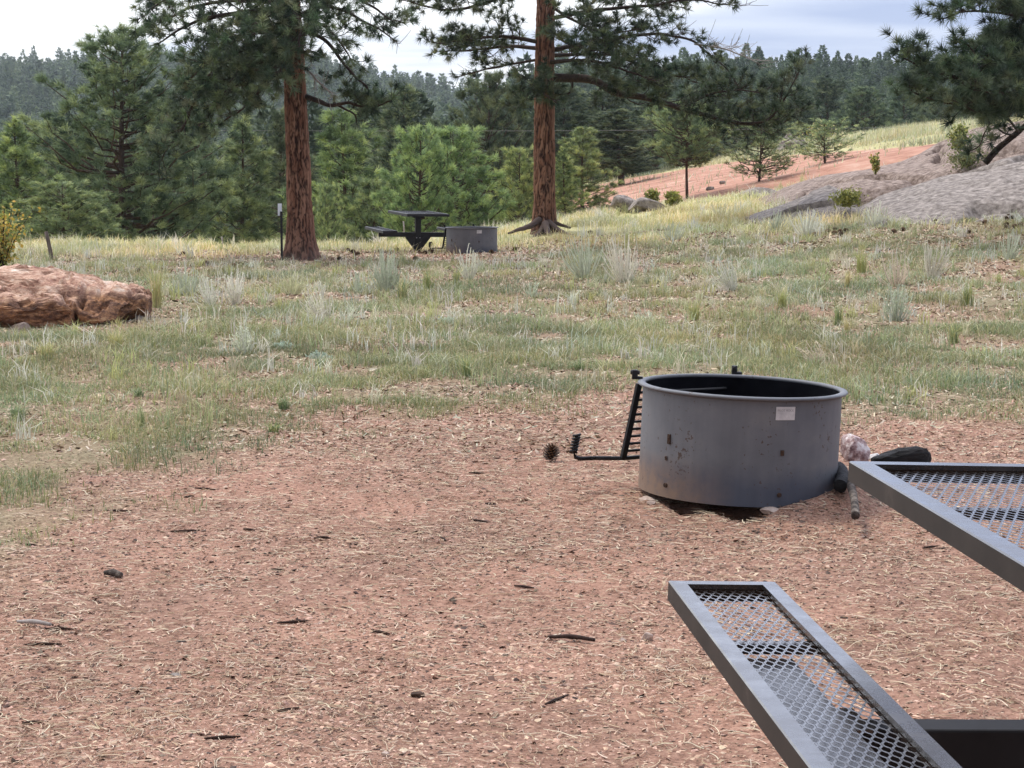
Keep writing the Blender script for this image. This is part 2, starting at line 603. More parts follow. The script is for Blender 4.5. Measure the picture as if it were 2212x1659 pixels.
M['table'] = mat_table()
M['table_side'] = mat_noise('matt_side_paint', [(.3, (.022, .017, .014)), (.6, (.036, .028, .023)), (.78, (.075, .060, .050))], scale=7, detail=8, rough=.68, bump=.08, dist=.003, spec=.22)  # duller copy of the table paint, so the sides reflect less and look darker
M['table_arm'] = mat_noise('shaded_arm_paint', [(.3, (.009, .008, .008)), (.6, (.014, .013, .013)), (.78, (.035, .032, .030))], scale=7, detail=8, rough=.6, bump=.08, dist=.003, spec=.18)  # table paint darkened: the shade on the under-lit arms is put into the colour
M['ring'] = mat_ring()
M['ground'] = mat_ground()
M['plate'] = mat_noise('aluminium_plate', [(.3, (.42, .41, .41)), (.7, (.6, .59, .58))], scale=30, rough=.45, bump=.1, dist=.002, metal=.2)
M['plate_ink'] = mat_noise('plate_ink', [(.3, (.20, .20, .21)), (.7, (.26, .26, .27))], scale=30, rough=.6, bump=0)
M['rust'] = mat_noise('rust', [(.3, (.022, .014, .011)), (.7, (.085, .048, .030))], scale=60, rough=.95, bump=.4, dist=.003)
M['hill'] = mat_noise('wooded_hill_ground', [(.35, (.045, .055, .028)), (.6, (.10, .11, .05)), (.8, (.24, .22, .11))], scale=.02, detail=10, rough=1, bump=0)
M['wire'] = mat_noise('wire_metal', [(.3, (.2, .2, .2)), (.7, (.3, .3, .3))], scale=3, rough=.6, bump=0)

# ------------------------------------------------------------------ ground sheet
RING = W(1592, 1000, 8.70)
RING_X, RING_Y = RING.x, 8.70


def ground_detail(x, y):
    z = terrain(x, y)
    n = fbm(np.column_stack([x * 3.5, y * 3.5]), 4) - .5
    n2 = fbm(np.column_stack([x * .8, y * .8]), 3) - .5
    z = z + (n * .030 + n2 * .05) * (1 - sstep(60, 110, y)) * sstep(2, 6, y)
    # scraped hollows under the near fire ring's front rim, soil banked on its right
    for hx, hy, sx, sy, d in ((-.25, -.45, .07, .08, -.035), (-.02, -.49, .065, .10, -.11), (-.04, -.34, .09, .12, -.16), (-.26, -.30, .06, .1, -.09)):
        z = z + d * np.exp(-(((x - RING_X - hx) / sx) ** 2 + ((y - RING_Y - hy) / sy) ** 2))
    rr = np.hypot(x - RING_X, y - RING_Y)
    z = z + .055 * np.exp(-((rr - .48) / .12) ** 2) * sstep(.05, .4, (x - RING_X))
    z = z + .02 * np.exp(-((rr - .50) / .25) ** 2)
    return z


def build_ground():
    ny, nx = 760, 460
    t = np.linspace(0, 1, ny)
    yy = np.where(t < .08, -4 + t / .08 * 7.5, 3.5 * (130 / 3.5) ** np.clip((t - .08) / .92, 0, 1))
    yy = np.sort(np.concatenate([yy, np.linspace(7.95, 8.75, 70)]))
    ny = len(yy)
    s = np.linspace(-1, 1, nx)
    s = np.sign(s) * (np.abs(s) * .8 + .2 * np.abs(s) ** 3)
    X = s[None, :] * (.42 * np.maximum(yy, 0)[:, None] + 3.2)
    Y = np.repeat(yy[:, None], nx, 1)
    x, y = X.ravel(), Y.ravel()
    z = ground_detail(x, y)
    i = np.arange(ny - 1)[:, None] * nx + np.arange(nx - 1)[None, :]
    q = np.stack([i, i + 1, i + nx + 1, i + nx], -1).reshape(-1, 4)
    me = np_mesh('ground', np.column_stack([x, y, z]), q, smooth=True,
                 attrs={'grass': grassmask(x, y), 'red': redmask(x, y), 'far': sstep(33, 37, y)})
    tag(link('ground', me, M['ground']), kind='structure')


build_ground()


def build_hills():
    ny, nu = 260, 240
    yy = 130 * (1700 / 130.) ** np.linspace(0, 1, ny)
    u = np.linspace(-.62, .62, nu)
    X = u[None, :] * (yy[:, None] + 8)
    Y = np.repeat(yy[:, None], nu, 1)
    x, y = X.ravel(), Y.ravel()
    z = terrain(x, y)
    i = np.arange(ny - 1)[:, None] * nu + np.arange(nu - 1)[None, :]
    q = np.stack([i, i + 1, i + nu + 1, i + nu], -1).reshape(-1, 4)
    tag(link('hills', np_mesh('hills', np.column_stack([x, y, z]), q, smooth=True), M['hill']), kind='structure')


build_hills()


# ------------------------------------------------------------------ grass and litter (stuff)
def blades(P, H, Wd, col, lean=.35, bend=.5, two=True):
    """P base points, one blade each"""
    n = len(P)
    a = rng.uniform(0, 2 * math.pi, n)
    d = np.column_stack([np.cos(a), np.sin(a), np.zeros(n)])
    s = np.column_stack([-np.sin(a + rng.uniform(-.8, .8, n)), np.cos(a), np.zeros(n)])
    s /= np.linalg.norm(s, axis=1)[:, None]
    le = np.abs(rng.normal(0, lean, n))
    up = np.array([0, 0, 1.0])
    mid = P + H[:, None] * .5 * (up + d * (le * .6)[:, None])
    tip = P + H[:, None] * (up * (1 - .25 * le[:, None] * bend) + d * (le * (1 + bend))[:, None])
    w = Wd[:, None] / 2
    if two:
        V = np.stack([P - s * w, P + s * w, mid - s * w * .8, mid + s * w * .8, tip], 1).reshape(-1, 3)
        b = np.arange(n) * 5
        q = np.column_stack([b, b + 1, b + 3, b + 2])
        t = np.column_stack([b + 2, b + 3, b + 4])
        return V, q, t, np.repeat(col, 5, 0)
    V = np.stack([P - s * w, P + s * w, tip], 1).reshape(-1, 3)
    b = np.arange(n) * 3
    return V, None, np.column_stack([b, b + 1, b + 2]), np.repeat(col, 3, 0)


def pick(pal, n, jit=.18):
    pal = np.asarray(pal, float)
    c = pal[rng.integers(0, len(pal), n)]
    return c * rng.uniform(1 - jit, 1 + jit, (n, 1)) * rng.uniform(.95, 1.05, (n, 3))


def scatter(n, y0, y1, k=.31, c=1.7):
    """uniform over a view-shaped strip of ground"""
    out = []
    have = 0
    while have < n:
        y = rng.uniform(y0, y1, n)
        hw = k * y + c
        keep = rng.uniform(0, k * y1 + c, n) < hw
        y, hw = y[keep], hw[keep]
        x = rng.uniform(-1, 1, len(y)) * hw
        out.append(np.column_stack([x, y]))
        have += len(y)
    return np.vstack(out)[:n]


GREEN = [(.18, .215, .095), (.22, .25, .11), (.28, .295, .145), (.17, .22, .11), (.35, .33, .18), (.42, .37, .23), (.25, .295, .18), (.19, .26, .13)]
OLIVE = [(.21, .245, .10), (.28, .295, .14), (.38, .37, .21), (.18, .235, .11), (.47, .43, .27), (.31, .35, .23), (.44, .45, .34), (.24, .29, .12)]
STRAW = [(.60, .54, .30), (.68, .62, .40), (.50, .47, .22), (.44, .44, .19), (.74, .68, .50), (.55, .53, .33)]

rocks_keepout = []


def grass_field(name, n, y0, y1, hr, wr, pal, thr, two=True, lean=.4, clump=2.0, mask=None, soft=.35):
    p = scatter(n, y0, y1)
    x, y = p[:, 0], p[:, 1]
    g = grassmask(x, y) if mask is None else mask(x, y)
    cl = fbm(np.column_stack([x * clump, y * clump * .8]) + 31, 3)
    prob = g * sstep(thr - soft * .5, thr + soft * .5, cl)
    keep = rng.uniform(0, 1, n) < prob
    x, y, cl = x[keep], y[keep], cl[keep]
    P = np.column_stack([x, y, ground_detail(x, y) - .004])
    m = len(P)
    H = rng.uniform(hr[0], hr[1], m) * (.55 + .9 * sstep(thr - .1, .75, cl)) * rng.uniform(.6, 1.2, m)
    # colour drifts from patch to patch
    tone = fbm(np.column_stack([x * .7, y * .45]) + 77, 3)
    c = pick(pal, m)
    c = c * (0.62 + .95 * (tone[:, None] - .1)) * (1 + (fbm(np.column_stack([x * .9 + 70, y * .6]), 3)[:, None] - .5) * np.array([.5, .12, -.1]))
    c = c + (np.array([.05, .03, .0]) * (rng.uniform(0, 1, (m, 1)) < .3))
    V, q, t, C = blades(P, H, rng.uniform(wr[0], wr[1], m), c, lean, .6, two)
    me = np_mesh(name, V, q, t, C)
    return me


tag(link('short_grass', grass_field('short_grass', 330000, 7.5, 18, (.025, .075), (.003, .006), GREEN, .45, lean=.8, clump=2.6, soft=.28), M['grass']), kind='stuff')
tag(link('meadow_grass', grass_field('meadow_grass', 430000, 12, 34, (.03, .10), (.0045, .009), OLIVE, .455, lean=.65, clump=1.7, soft=.26), M['grass']), kind='stuff')


def tangled(name, n, y0, y1, hr, pal, thr, seed, kmin=10, kmax=28):
    p = scatter(n, y0, y1)
    x, y = p[:, 0], p[:, 1]
    keep = (rng.uniform(0, 1, n) < (grassmask(x, y) if y0 < 30 else crestmask(x, y))) & (fbm(np.column_stack([x * .5, y * .4]) + seed, 3) > thr)
    x, y = x[keep], y[keep]
    k = rng.integers(kmin, kmax, len(x))
    hh = np.repeat(rng.uniform(hr[0], hr[1], len(x)), k)
    cc = np.repeat(pick(pal, len(x), .12), k, 0) * rng.uniform(.8, 1.2, (k.sum(), 1))
    rr = np.repeat(rng.uniform(.02, .07, len(x)), k)
    X = np.repeat(x, k) + rng.normal(0, 1, k.sum()) * rr
    Y = np.repeat(y, k) + rng.normal(0, 1, k.sum()) * rr
    P = np.column_stack([X, Y, ground_detail(X, Y) - .004])
    V, q, t, C = blades(P, hh * rng.uniform(.5, 1.1, len(X)), .0042 + .00022 * Y, cc, .42, .7)
    tag(link(name, np_mesh(name, V, q, t, C), M['grass']), kind='stuff')


tangled('bunch_grass', 1500, 10.5, 33, (.08, .22), [(.50, .46, .28), (.40, .42, .22), (.58, .54, .38), (.33, .37, .20), (.62, .60, .48), (.46, .46, .20)], .30, 5)
tangled('silvery_stems', 1000, 15, 33, (.10, .27), [(.62, .60, .52), (.56, .57, .48), (.66, .62, .52), (.50, .53, .44)], .44, 50, 4, 11)


def crestmask(x, y):
    n = fbm(np.column_stack([x * .5, y * .6]) + 3, 3)
    c = sstep(30.5, 34.5, y + (n - .5) * 4 - .12 * np.clip(x, 0, 10))
    for cx, cy, rx, ry in ((-1.2, 33.8, 3.6, 2.4), (0.7, 38.4, 2.0, 1.6), (-3.5, 32.0, 1.5, 1.5)):
        c = c * (1 - .95 * np.exp(-(((x - cx) / rx) ** 2 + ((y - cy) / ry) ** 2) ** 2))
    return c


tag(link('dry_crest_grass', grass_field('dry_crest_grass', 210000, 29, 51, (.06, .20), (.010, .018), STRAW, .43, lean=.5, clump=1.1, mask=crestmask), M['grass']), kind='stuff')


tangled('crest_bunch_grass', 900, 32, 49, (.14, .40), [(.66, .62, .48), (.58, .55, .36), (.72, .70, .60), (.48, .48, .26), (.62, .60, .52), (.40, .44, .20)], .36, 90, 5, 22)


def hillgrass(x, y):
    return sstep(52, 60, y) * (1 - .955 * redmask(x, y)) * sstep(1, 4, x)


tag(link('hillside_grass', grass_field('hillside_grass', 160000, 54, 104, (.12, .32), (.03, .05), [(.50, .48, .28), (.44, .44, .26), (.60, .57, .42), (.52, .51, .36), (.40, .42, .24)], .38, two=False, lean=.4, clump=.5, mask=hillgrass), M['grass']), kind='stuff')


def build_litter():
    # chips of bark, wood and gravel lying on the dirt, thinning out into the grass
    pal = [(.48, .315, .24), (.55, .38, .29), (.38, .235, .175), (.54, .40, .31), (.30, .175, .13), (.14, .085, .065), (.60, .48, .36), (.46, .31, .24),
           (.52, .36, .27), (.09, .06, .05), (.42, .275, .21), (.50, .34, .265), (.56, .40, .31)]
    parts = []
    n = 520000
    y = 3.6 + 12.8 * rng.uniform(0, 1, n) ** 1.35
    x = rng.uniform(-1, 1, n) * (.31 * y + 1.9)
    g = grassmask(x, y)
    keep = rng.uniform(0, 1, n) < (1 - g * .92) * (.45 + .75 * sstep(.40, .56, fbm(np.column_stack([x * 1.5, y * 1.2]) + 300, 4)))
    x, y = x[keep], y[keep]
    n = len(x)
    P = np.column_stack([x, y, ground_detail(x, y)])
    size = rng.gamma(1.5, .0021, n) + .0024
    size = np.minimum(size, .0145) * (1 + .035 * (y - 5))
    asp = rng.uniform(.22, .85, n)
    a = rng.uniform(0, 2 * math.pi, n)
    tilt = np.abs(rng.normal(0, .38, n))
    ta = rng.uniform(0, 2 * math.pi, n)
    u = np.column_stack([np.cos(a), np.sin(a), np.sin(tilt) * np.cos(ta)]) * size[:, None]
    v = np.column_stack([-np.sin(a), np.cos(a), np.sin(tilt) * np.sin(ta)]) * (size * asp)[:, None]
    h = np.array([0, 0, 1.0]) * (size * rng.uniform(.12, .5, n))[:, None]
    base = P + h * .1
    j = lambda: rng.uniform(.6, 1.1, (n, 1))
    V = np.stack([base - u * j() - v * j(), base + u * j() - v * j(), base + u * j() + v * j(), base - u * j() + v * j(), base + h + u * .2 * j()], 1).reshape(-1, 3)
    b = np.arange(n) * 5
    T = np.vstack([np.column_stack([b, b + 1, b + 4]), np.column_stack([b + 1, b + 2, b + 4]), np.column_stack([b + 2, b + 3, b + 4]), np.column_stack([b + 3, b, b + 4])])
    col = pick(pal, n, .22)
    tone = fbm(np.column_stack([x * .9, y * .9]) + 5, 3)
    tone2 = fbm(np.column_stack([x * .35, y * .28]) + 15, 3)
    col = col * np.array([.85, .825, .78])
    dk = rng.uniform(0, 1, (n, 1)) < .07
    col = np.where(dk, col * .30, col)
    col = col * (.62 + .50 * tone[:, None] + .35 * tone2[:, None])
    # ashy, darker trodden earth round the ring
    rr = np.hypot(x - RING_X + .25, (y - RING_Y) * .8 + .15)
    ash = np.exp(-(rr / .85) ** 2)[:, None]
    col = col * (1 - .45 * ash) + np.array([.10, .085, .08]) * .35 * ash
    me = np_mesh('bark_chip_litter', V, None, T, np.repeat(col, 5, 0))
    tag(link('bark_chip_litter', me, M['litter']), kind='stuff')

    # fallen pine needles, many in pairs and fans
    n = 104000
    y = 3.6 + 10.9 * rng.uniform(0, 1, n) ** 1.2
    x = rng.uniform(-1, 1, n) * (.31 * y + 1.9)
    cl = fbm(np.column_stack([x * 1.3, y * 1.3]) + 51, 3)
    keep = (rng.uniform(0, 1, n) < (1 - grassmask(x, y) * .75)) & (rng.uniform(0, 1, n) < .45 + .8 * sstep(.45, .65, cl))
    x, y = x[keep], y[keep]
    rep = rng.choice([1, 1, 2, 3], len(x))
    x, y = np.repeat(x, rep), np.repeat(y, rep)
    n = len(x)
    a0 = np.repeat(rng.uniform(0, 2 * math.pi, len(rep)), rep) + rng.normal(0, .22, n)
    L = rng.uniform(.018, .075, n) * np.where(rng.uniform(0, 1, n) < .12, 1.6, 1)
    cu = rng.normal(0, .9, n)
    rise = np.abs(rng.normal(0, .10, n))
    w = rng.uniform(.0008, .0017, n) * (1 + .05 * (y - 5))
    z = ground_detail(x, y) + .005
    pts = []
    px, py, pz = x.copy(), y.copy(), z.copy()
    ang = a0.copy()
    S = 4
    for k in range(S + 1):
        pts.append((px.copy(), py.copy(), pz.copy(), ang.copy()))
        px = px + np.cos(ang) * L / S
        py = py + np.sin(ang) * L / S
        pz = pz + L / S * rise * (1 if k < S / 2 else -.6)
        ang = ang + cu / S
    V = []
    for k, (qx, qy, qz, qa) in enumerate(pts):
        ww = w * (1 - .5 * k / S)
        V.append(np.column_stack([qx - np.sin(qa) * ww, qy + np.cos(qa) * ww, qz]))
        V.append(np.column_stack([qx + np.sin(qa) * ww, qy - np.cos(qa) * ww, qz + ww * .8]))
    V = np.stack(V, 1).reshape(-1, 3)
    nv = 2 * (S + 1)
    b = (np.arange(n) * nv)[:, None]
    Q = np.vstack([np.column_stack([b[:, 0] + 2 * k, b[:, 0] + 2 * k + 1, b[:, 0] + 2 * k + 3, b[:, 0] + 2 * k + 2]) for k in range(S)])
    col = pick([(.40, .30, .20), (.47, .37, .26), (.33, .22, .14), (.54, .44, .32), (.25, .145, .09), (.19, .12, .08)], n, .15)
    tag(link('fallen_needles', np_mesh('fallen_needles', V, Q, None, np.repeat(col, nv, 0)), M['litter']), kind='stuff')


build_litter()


def meadow_litter():
    n = 240000
    p = scatter(n, 10, 37)
    x, y = p[:, 0], p[:, 1]
    keep = rng.uniform(0, 1, n) < .35 + .5 * sstep(.4, .6, fbm(np.column_stack([x * 1.4, y * 1.1]) + 200, 3))
    x, y = x[keep], y[keep]
    n = len(x)
    a = rng.uniform(0, 6.28, n)
    L = rng.uniform(.008, .035, n) * (.6 + y * .035)
    w = rng.uniform(.0025, .008, n) * (.5 + y * .045)
    d = np.column_stack([np.cos(a), np.sin(a), np.abs(rng.normal(0, .35, n))])
    sd = np.column_stack([-np.sin(a), np.cos(a), rng.normal(0, .5, n)])
    P = np.column_stack([x, y, ground_detail(x, y) + .004])
    V = np.stack([P - d * L[:, None] * .5 - sd * w[:, None], P - d * L[:, None] * .5 + sd * w[:, None], P + d * L[:, None] + sd * w[:, None] * .5, P + d * L[:, None] - sd * w[:, None] * .5], 1).reshape(-1, 3)
    col = pick([(.48, .40, .28), (.36, .27, .18), (.58, .50, .37), (.24, .16, .11), (.42, .40, .30), (.13, .085, .06), (.50, .36, .27), (.40, .25, .19)], n, .2)
    tag(link('dead_grass_litter', np_mesh('dead_grass_litter', V, np.arange(n * 4).reshape(-1, 4), None, np.repeat(col, 4, 0)), M['litter']), kind='stuff')


meadow_litter()


# ------------------------------------------------------------------ picnic tables
def expanded_mesh(mb, x0, x1, y0, y1, z, sw=.0235, lw=.056, t=.0050, h=.0005):
    """diamond openings, long way along y; strands are box-section zigzags"""
    nx = int(round((x1 - x0) / (sw / 2)))
    sx = (x1 - x0) / nx
    ny = int(round((y1 - y0) / (lw / 2)))
    ly = (y1 - y0) / ny
    bond = ly * .22
    for k in range(nx):
        P = []
        for j in range(ny + 1):
            side = (j + k) % 2
            xx = x0 + (k + side) * sx
            xx += (-1 if side else 1) * t * .25
            yy = y0 + j * ly
            P.append((xx, max(y0, yy - bond)))
            P.append((xx, min(y1, yy + bond)))
        P = np.array(P)
        m = len(P)
        # miter-free box strip: four corner rails
        off = np.array([[-t / 2, -h / 2], [t / 2, -h / 2], [t / 2, h / 2], [-t / 2, h / 2]])
        d = np.gradient(P, axis=0)
        d /= np.maximum(np.linalg.norm(d, axis=1), 1e-9)[:, None]
        nrm = np.column_stack([d[:, 1], -d[:, 0]])
        V = np.zeros((m, 4, 3))
        for c in range(4):
            V[:, c, :2] = P + nrm * off[c, 0]
            V[:, c, 2] = z + off[c, 1]
        i = np.arange(m - 1)[:, None] * 4
        c = np.arange(4)[None, :]
        c2 = (c + 1) % 4
        Q = np.stack([i + c, i + c2, i + 4 + c2, i + 4 + c], -1).reshape(-1, 4)
        mb.add(V.reshape(-1, 3), Q)


def angle_frame(mb, cx, hw, hl, ztop, fl=.036, dep=.048, th=.004):
    """rectangular frame of angle iron: top flange inward, outer skirt down, mitred corners"""
    def rect(w, l, z):
        return [(cx - w, -l, z), (cx + w, -l, z), (cx + w, l, z), (cx - w, l, z)]
    rings = [rect(hw, hl, ztop - dep), rect(hw, hl, ztop - .003), rect(hw - .003, hl - .003, ztop), rect(hw - fl, hl - fl, ztop),
             rect(hw - fl, hl - fl, ztop - .012), rect(hw - .014, hl - .014, ztop - .012), rect(hw - .014, hl - .014, ztop - dep)]
    V = np.array(rings).reshape(-1, 3)
    Q = []
    n = len(rings)
    for r in range(n):
        a, b = r * 4, ((r + 1) % n) * 4
        for k in range(4):
            k2 = (k + 1) % 4
            Q.append((a + k, a + k2, b + k2, b + k))
    mb.add(V, Q)


def make_table(label, group, mat, fine=True):
    root = thing('picnic_table', label, 'picnic table', group=group)
    HL = 1.0
    for nm, cx, hw, z in (('table_top', 0, .38, .76), ('bench_seat', -.68, .132, .46), ('bench_seat', .68, .132, .46)):
        f = MB()
        fl = .040 if nm == 'bench_seat' else .050
        angle_frame(f, cx, hw, HL, z, fl)
        o = f.build(nm, mat, root)
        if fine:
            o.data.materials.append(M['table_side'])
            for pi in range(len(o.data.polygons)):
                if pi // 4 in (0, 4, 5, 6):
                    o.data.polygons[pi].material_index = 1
        g = MB()
        if fine:
            expanded_mesh(g, cx - hw + fl - .006, cx + hw - fl + .006, -HL + fl - .006, HL - fl + .006, z - .0145)
        else:
            expanded_mesh(g, cx - hw + fl - .006, cx + hw - fl + .006, -HL + fl - .006, HL - fl + .006, z - .0145, .05, .10, .011, .006)
        g.build('expanded_mesh', mat, o)
        for yy in (-.48, .48):
            MB().box((cx, yy, z - .034), (2 * hw - .034, .035, .022)).build('cross_brace', mat, o)
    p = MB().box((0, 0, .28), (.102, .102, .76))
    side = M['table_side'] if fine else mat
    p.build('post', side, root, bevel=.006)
    p = MB().box((0, 0, .682), (.20, .14, .042)).box((0, 0, .668), (.16, .10, .012))
    p.bar((-.30, 0, .695), (.30, 0, .695), .05, .03)
    p.build('top_bracket', mat, root)
    for s in (-1, 1):
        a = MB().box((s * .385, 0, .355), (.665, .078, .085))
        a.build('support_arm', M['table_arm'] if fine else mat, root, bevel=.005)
        c = MB().box((s * .68, 0, .4035), (.10, .90, .011)).box((s * .68, 0, .404), (.17, .15, .006))
        c.build('seat_bracket', mat, root)
        t = .008
        g = MB()
        pts = [(.052, .312), (.225, .312), (.225, .300), (.062, .085), (.052, .085)]
        for yy in (-.036, .036):
            v = [(s * x, yy - t, z) for x, z in pts] + [(s * x, yy + t, z) for x, z in pts]
            k = len(pts)
            q = [(i, (i + 1) % k, k + (i + 1) % k, k + i) for i in range(k)]
            tr = [(0, i + 1, i) for i in range(1, k - 1)] + [(k, k + i, k + i + 1) for i in range(1, k - 1)]
            g.add(v, q, tr)
        g.build('gusset', mat, root)
    for s in (-1, 1):
        MB().tube([(s * .03, -.062, .30), (s * .03, .062, .30)], .009, 8).build('bolt', M['plate'], root)
    return root


near_table = make_table('brown steel picnic table of expanded mesh, close in the lower right corner', 'steel picnic tables', M['table'])
far_table = make_table('black picnic table seen end-on beside the far fire ring', 'steel picnic tables', M['far_black'], False)
NT_ROT = R(4.6)
near_table.rotation_euler = (0, R(1.6), NT_ROT)
near_table.location = (1.256, 3.655, .022)
fp = W(902, 549, 35.0)
far_table.location = (fp.x, fp.y, fp.z)
far_table.rotation_euler = (R(.5), R(.8), R(13.5))


# ------------------------------------------------------------------ fire rings
def make_ring(label, near):
    root = thing('fire_ring', label, 'fire ring', group='steel campfire rings')
    r, h, th = .45, .475, .006
    n = 128 if near else 64
    a = np.arange(n) / n * 2 * math.pi

    def lathe(prof, mat, name, closed=True):
        mb = MB()
        V = np.array([[(rr * math.cos(t), rr * math.sin(t), z) for t in a] for rr, z in prof]).reshape(-1, 3)
        m = len(prof)
        Q = []
        for i in range(m if closed else m - 1):
            p, q = i * n, ((i + 1) % m) * n
            for j in range(n):
                j2 = (j + 1) % n
                Q.append((p + j, p + j2, q + j2, q + j))
        mb.add(V, Q)
        return mb.build(name, mat, root, smooth=True)
    w = lathe([(r, 0), (r, .12), (r, .24), (r, .36), (r, h - .004), (r - th, h - .004), (r - th, 0)], M['ring'], 'ring_wall')
    w.modifiers.new('edge', 'EDGE_SPLIT').split_angle = R(40)
    lathe([(r - th - .001, .0), (r - th - .001, h - .006), (r - th - .003, h - .006), (r - th - .003, .0)], M['soot'], 'sooty_lining').modifiers.new('edge', 'EDGE_SPLIT').split_angle = R(40)
    rim = lathe([(r - .010, h - .004), (r - .008, h + .006), (r + .008, h + .009), (r + .022, h + .006), (r + .026, h), (r + .022, h - .006), (r + .012, h - .005), (r + .002, h - .012)],
                M['ring'], 'rim')
    ash = MB()
    k = 24
    V = [(0, 0, .07)] + [(rr * math.cos(t), rr * math.sin(t), .05 + .03 * math.sin(3 * t + rr * 9)) for rr in (.2, .43) for t in np.arange(k) / k * 2 * math.pi]
    Q = [(1 + j, 1 + (j + 1) % k, 1 + k + (j + 1) % k, 1 + k + j) for j in range(k)]
    T = [(0, 1 + (j + 1) % k, 1 + j) for j in range(k)]
    ash.add(V, Q, T).build('ash_bed', M['soot'], root, smooth=True)
    # hinged grate swung down outside
    A = np.array([-.462, .10, h - .015])
    B = np.array([.03, .475, h - .015])
    d = B - A
    L = np.linalg.norm(d)
    d /= L
    nrm = np.array([-d[1], d[0], 0])
    dn = np.array([0, 0, -1.0]) * .355 + nrm * .055 + np.array([-.022, -.01, 0])
    g = MB()
    g.bar(A, A + dn, .014, .030, up=tuple(d))
    g.bar(B, B + dn, .014, .030, up=tuple(d))
    for i in range(10):
        s = .12 + .88 * i / 9
        g.tube([A + dn * s, B + dn * s], .0065, 6)
    e = A + dn
    g.tube([B + dn, e, e + np.array([-.14, -.03, .0])], .010, 8)
    go = g.build('swing_grate', M['black_metal'], root)
    hp = [e + np.array([-.13, -.028, 0]), e + np.array([-.200, -.045, -.003]), e + np.array([-.224, -.05, .004]), e + np.array([-.234, -.052, .03]), e + np.array([-.222, -.05, .105])]
    MB().tube(hp, [.010, .010, .010, .009, .008], 8).build('grate_handle', M['black_metal'], go, smooth=True)
    t = np.linspace(0, 1, 120)
    c0, c1 = np.array(hp[3]) + (0, 0, -.004), np.array(hp[4]) + (.001, 0, .006)
    P = c0 + (c1 - c0) * t[:, None] + np.column_stack([np.cos(t * 2 * math.pi * 6) * .0140, np.sin(t * 2 * math.pi * 6) * .0140, 0 * t])
    MB().tube(P, .0066, 6).build('coil_grip', M['black_metal'], go, smooth=True)
    for q in (A, B):
        hb = MB()
        q0 = np.array([q[0], q[1], h])
        o = np.array([q[0], q[1], 0]) / np.linalg.norm(q[:2])
        hb.box(q0 + (0, 0, .012) + o * .01, (.05, .022, .014)).box(q0 + (-.012, 0, .030) + o * .01, (.026, .026, .036)).tube([q0 + o * -.012 + (-.012, 0, .036), q0 + o * .03 + (-.012, 0, .036)], .011, 8)
        hb.build('grate_hinge', M['black_metal'], root, bevel=.003)
    # riveted maker's plate, bolts and adjuster slots
    th_ = R(-90 + 18.2)
    pl = MB()
    ww, hh, z0 = .090, .058, h - .033
    nseg = 8
    V, Q = [], []
    for i in range(nseg + 1):
        t_ = th_ + (i / nseg - .5) * ww / r
        for rr in (r + .0005, r + .003):
            V += [(rr * math.cos(t_), rr * math.sin(t_), z0 - hh), (rr * math.cos(t_), rr * math.sin(t_), z0)]
    for i in range(nseg):
        b = i * 4
        Q += [(b + 2, b + 6, b + 7, b + 3), (b + 3, b + 7, b + 5, b + 1), (b, b + 4, b + 6, b + 2)]
    Q += [(0, 2, 3, 1), (nseg * 4, nseg * 4 + 1, nseg * 4 + 3, nseg * 4 + 2)]
    po = pl.add(V, Q).build('label_plate', M['plate'], root)
    cu = bpy.data.curves.new('lettering', 'FONT')
    cu.body = 'PILOT ROCK'
    cu.size = .0135
    cu.align_x = 'CENTER'
    cu.extrude = .0004
    tmp = bpy.data.objects.new('lettering_source', cu)
    COL.objects.link(tmp)
    bpy.context.view_layer.update()
    me = bpy.data.meshes.new_from_object(tmp.evaluated_get(bpy.context.evaluated_depsgraph_get()))
    bpy.data.objects.remove(tmp)
    co = np.zeros(len(me.vertices) * 3)
    me.vertices.foreach_get('co', co)
    co = co.reshape(-1, 3)
    ang = th_ + co[:, 0] / r
    rad = r + .0032 + co[:, 2]
    co2 = np.column_stack([rad * np.cos(ang), rad * np.sin(ang), z0 - .020 + co[:, 1]])
    me.vertices.foreach_set('co', co2.ravel())
    me.update()
    link('lettering', me, M['plate_ink'], po)
    for deg, z, hw, hhh in ((-90 - 50, .262, .009, .022), (-90 + 17.5, .240, .008, .012), (-90 - 51.5, .175, .006, .009)):
        t_ = R(deg)
        ux = np.array([-math.sin(t_), math.cos(t_), 0])
        o = np.array([math.cos(t_), math.sin(t_), 0])
        rot = np.column_stack([ux, o, (0, 0, 1)])
        s = MB().box(o * (r + .002) + (0, 0, z), (hw * 2, .008, hhh * 2), rot)
        s.tube([o * (r + .004) + np.array((0, 0, z + .004)), o * (r + .011) + np.array((0, 0, z + .004))], hw * .55, 8)
        s.build('height_stop', M['rust'], root, bevel=.002)
    for deg in (-90 - 51, -90 + 17):
        t_ = R(deg)
        o = np.array([math.cos(t_), math.sin(t_), 0])
        MB().tube([o * (r - .002) + np.array((0, 0, .055)), o * (r + .007) + np.array((0, 0, .055))], .010, 10).build('rivet', M['rust'], root)
    return root


near_ring = make_ring('dark grey steel fire ring with label plate, close by on the dirt', True)
near_ring.location = (RING_X, RING_Y, .034)
near_ring.rotation_euler = (0, R(2.3), 0)
far_ring = make_ring('grey steel fire ring standing far off between the two red-barked pines', False)
fr = W(1018, 552, 33.6)
far_ring.location = (fr.x, 34.05, fr.z)


# ------------------------------------------------------------------ pines
def unit(v):
    return v / np.maximum(np.linalg.norm(v, axis=-1, keepdims=True), 1e-9)


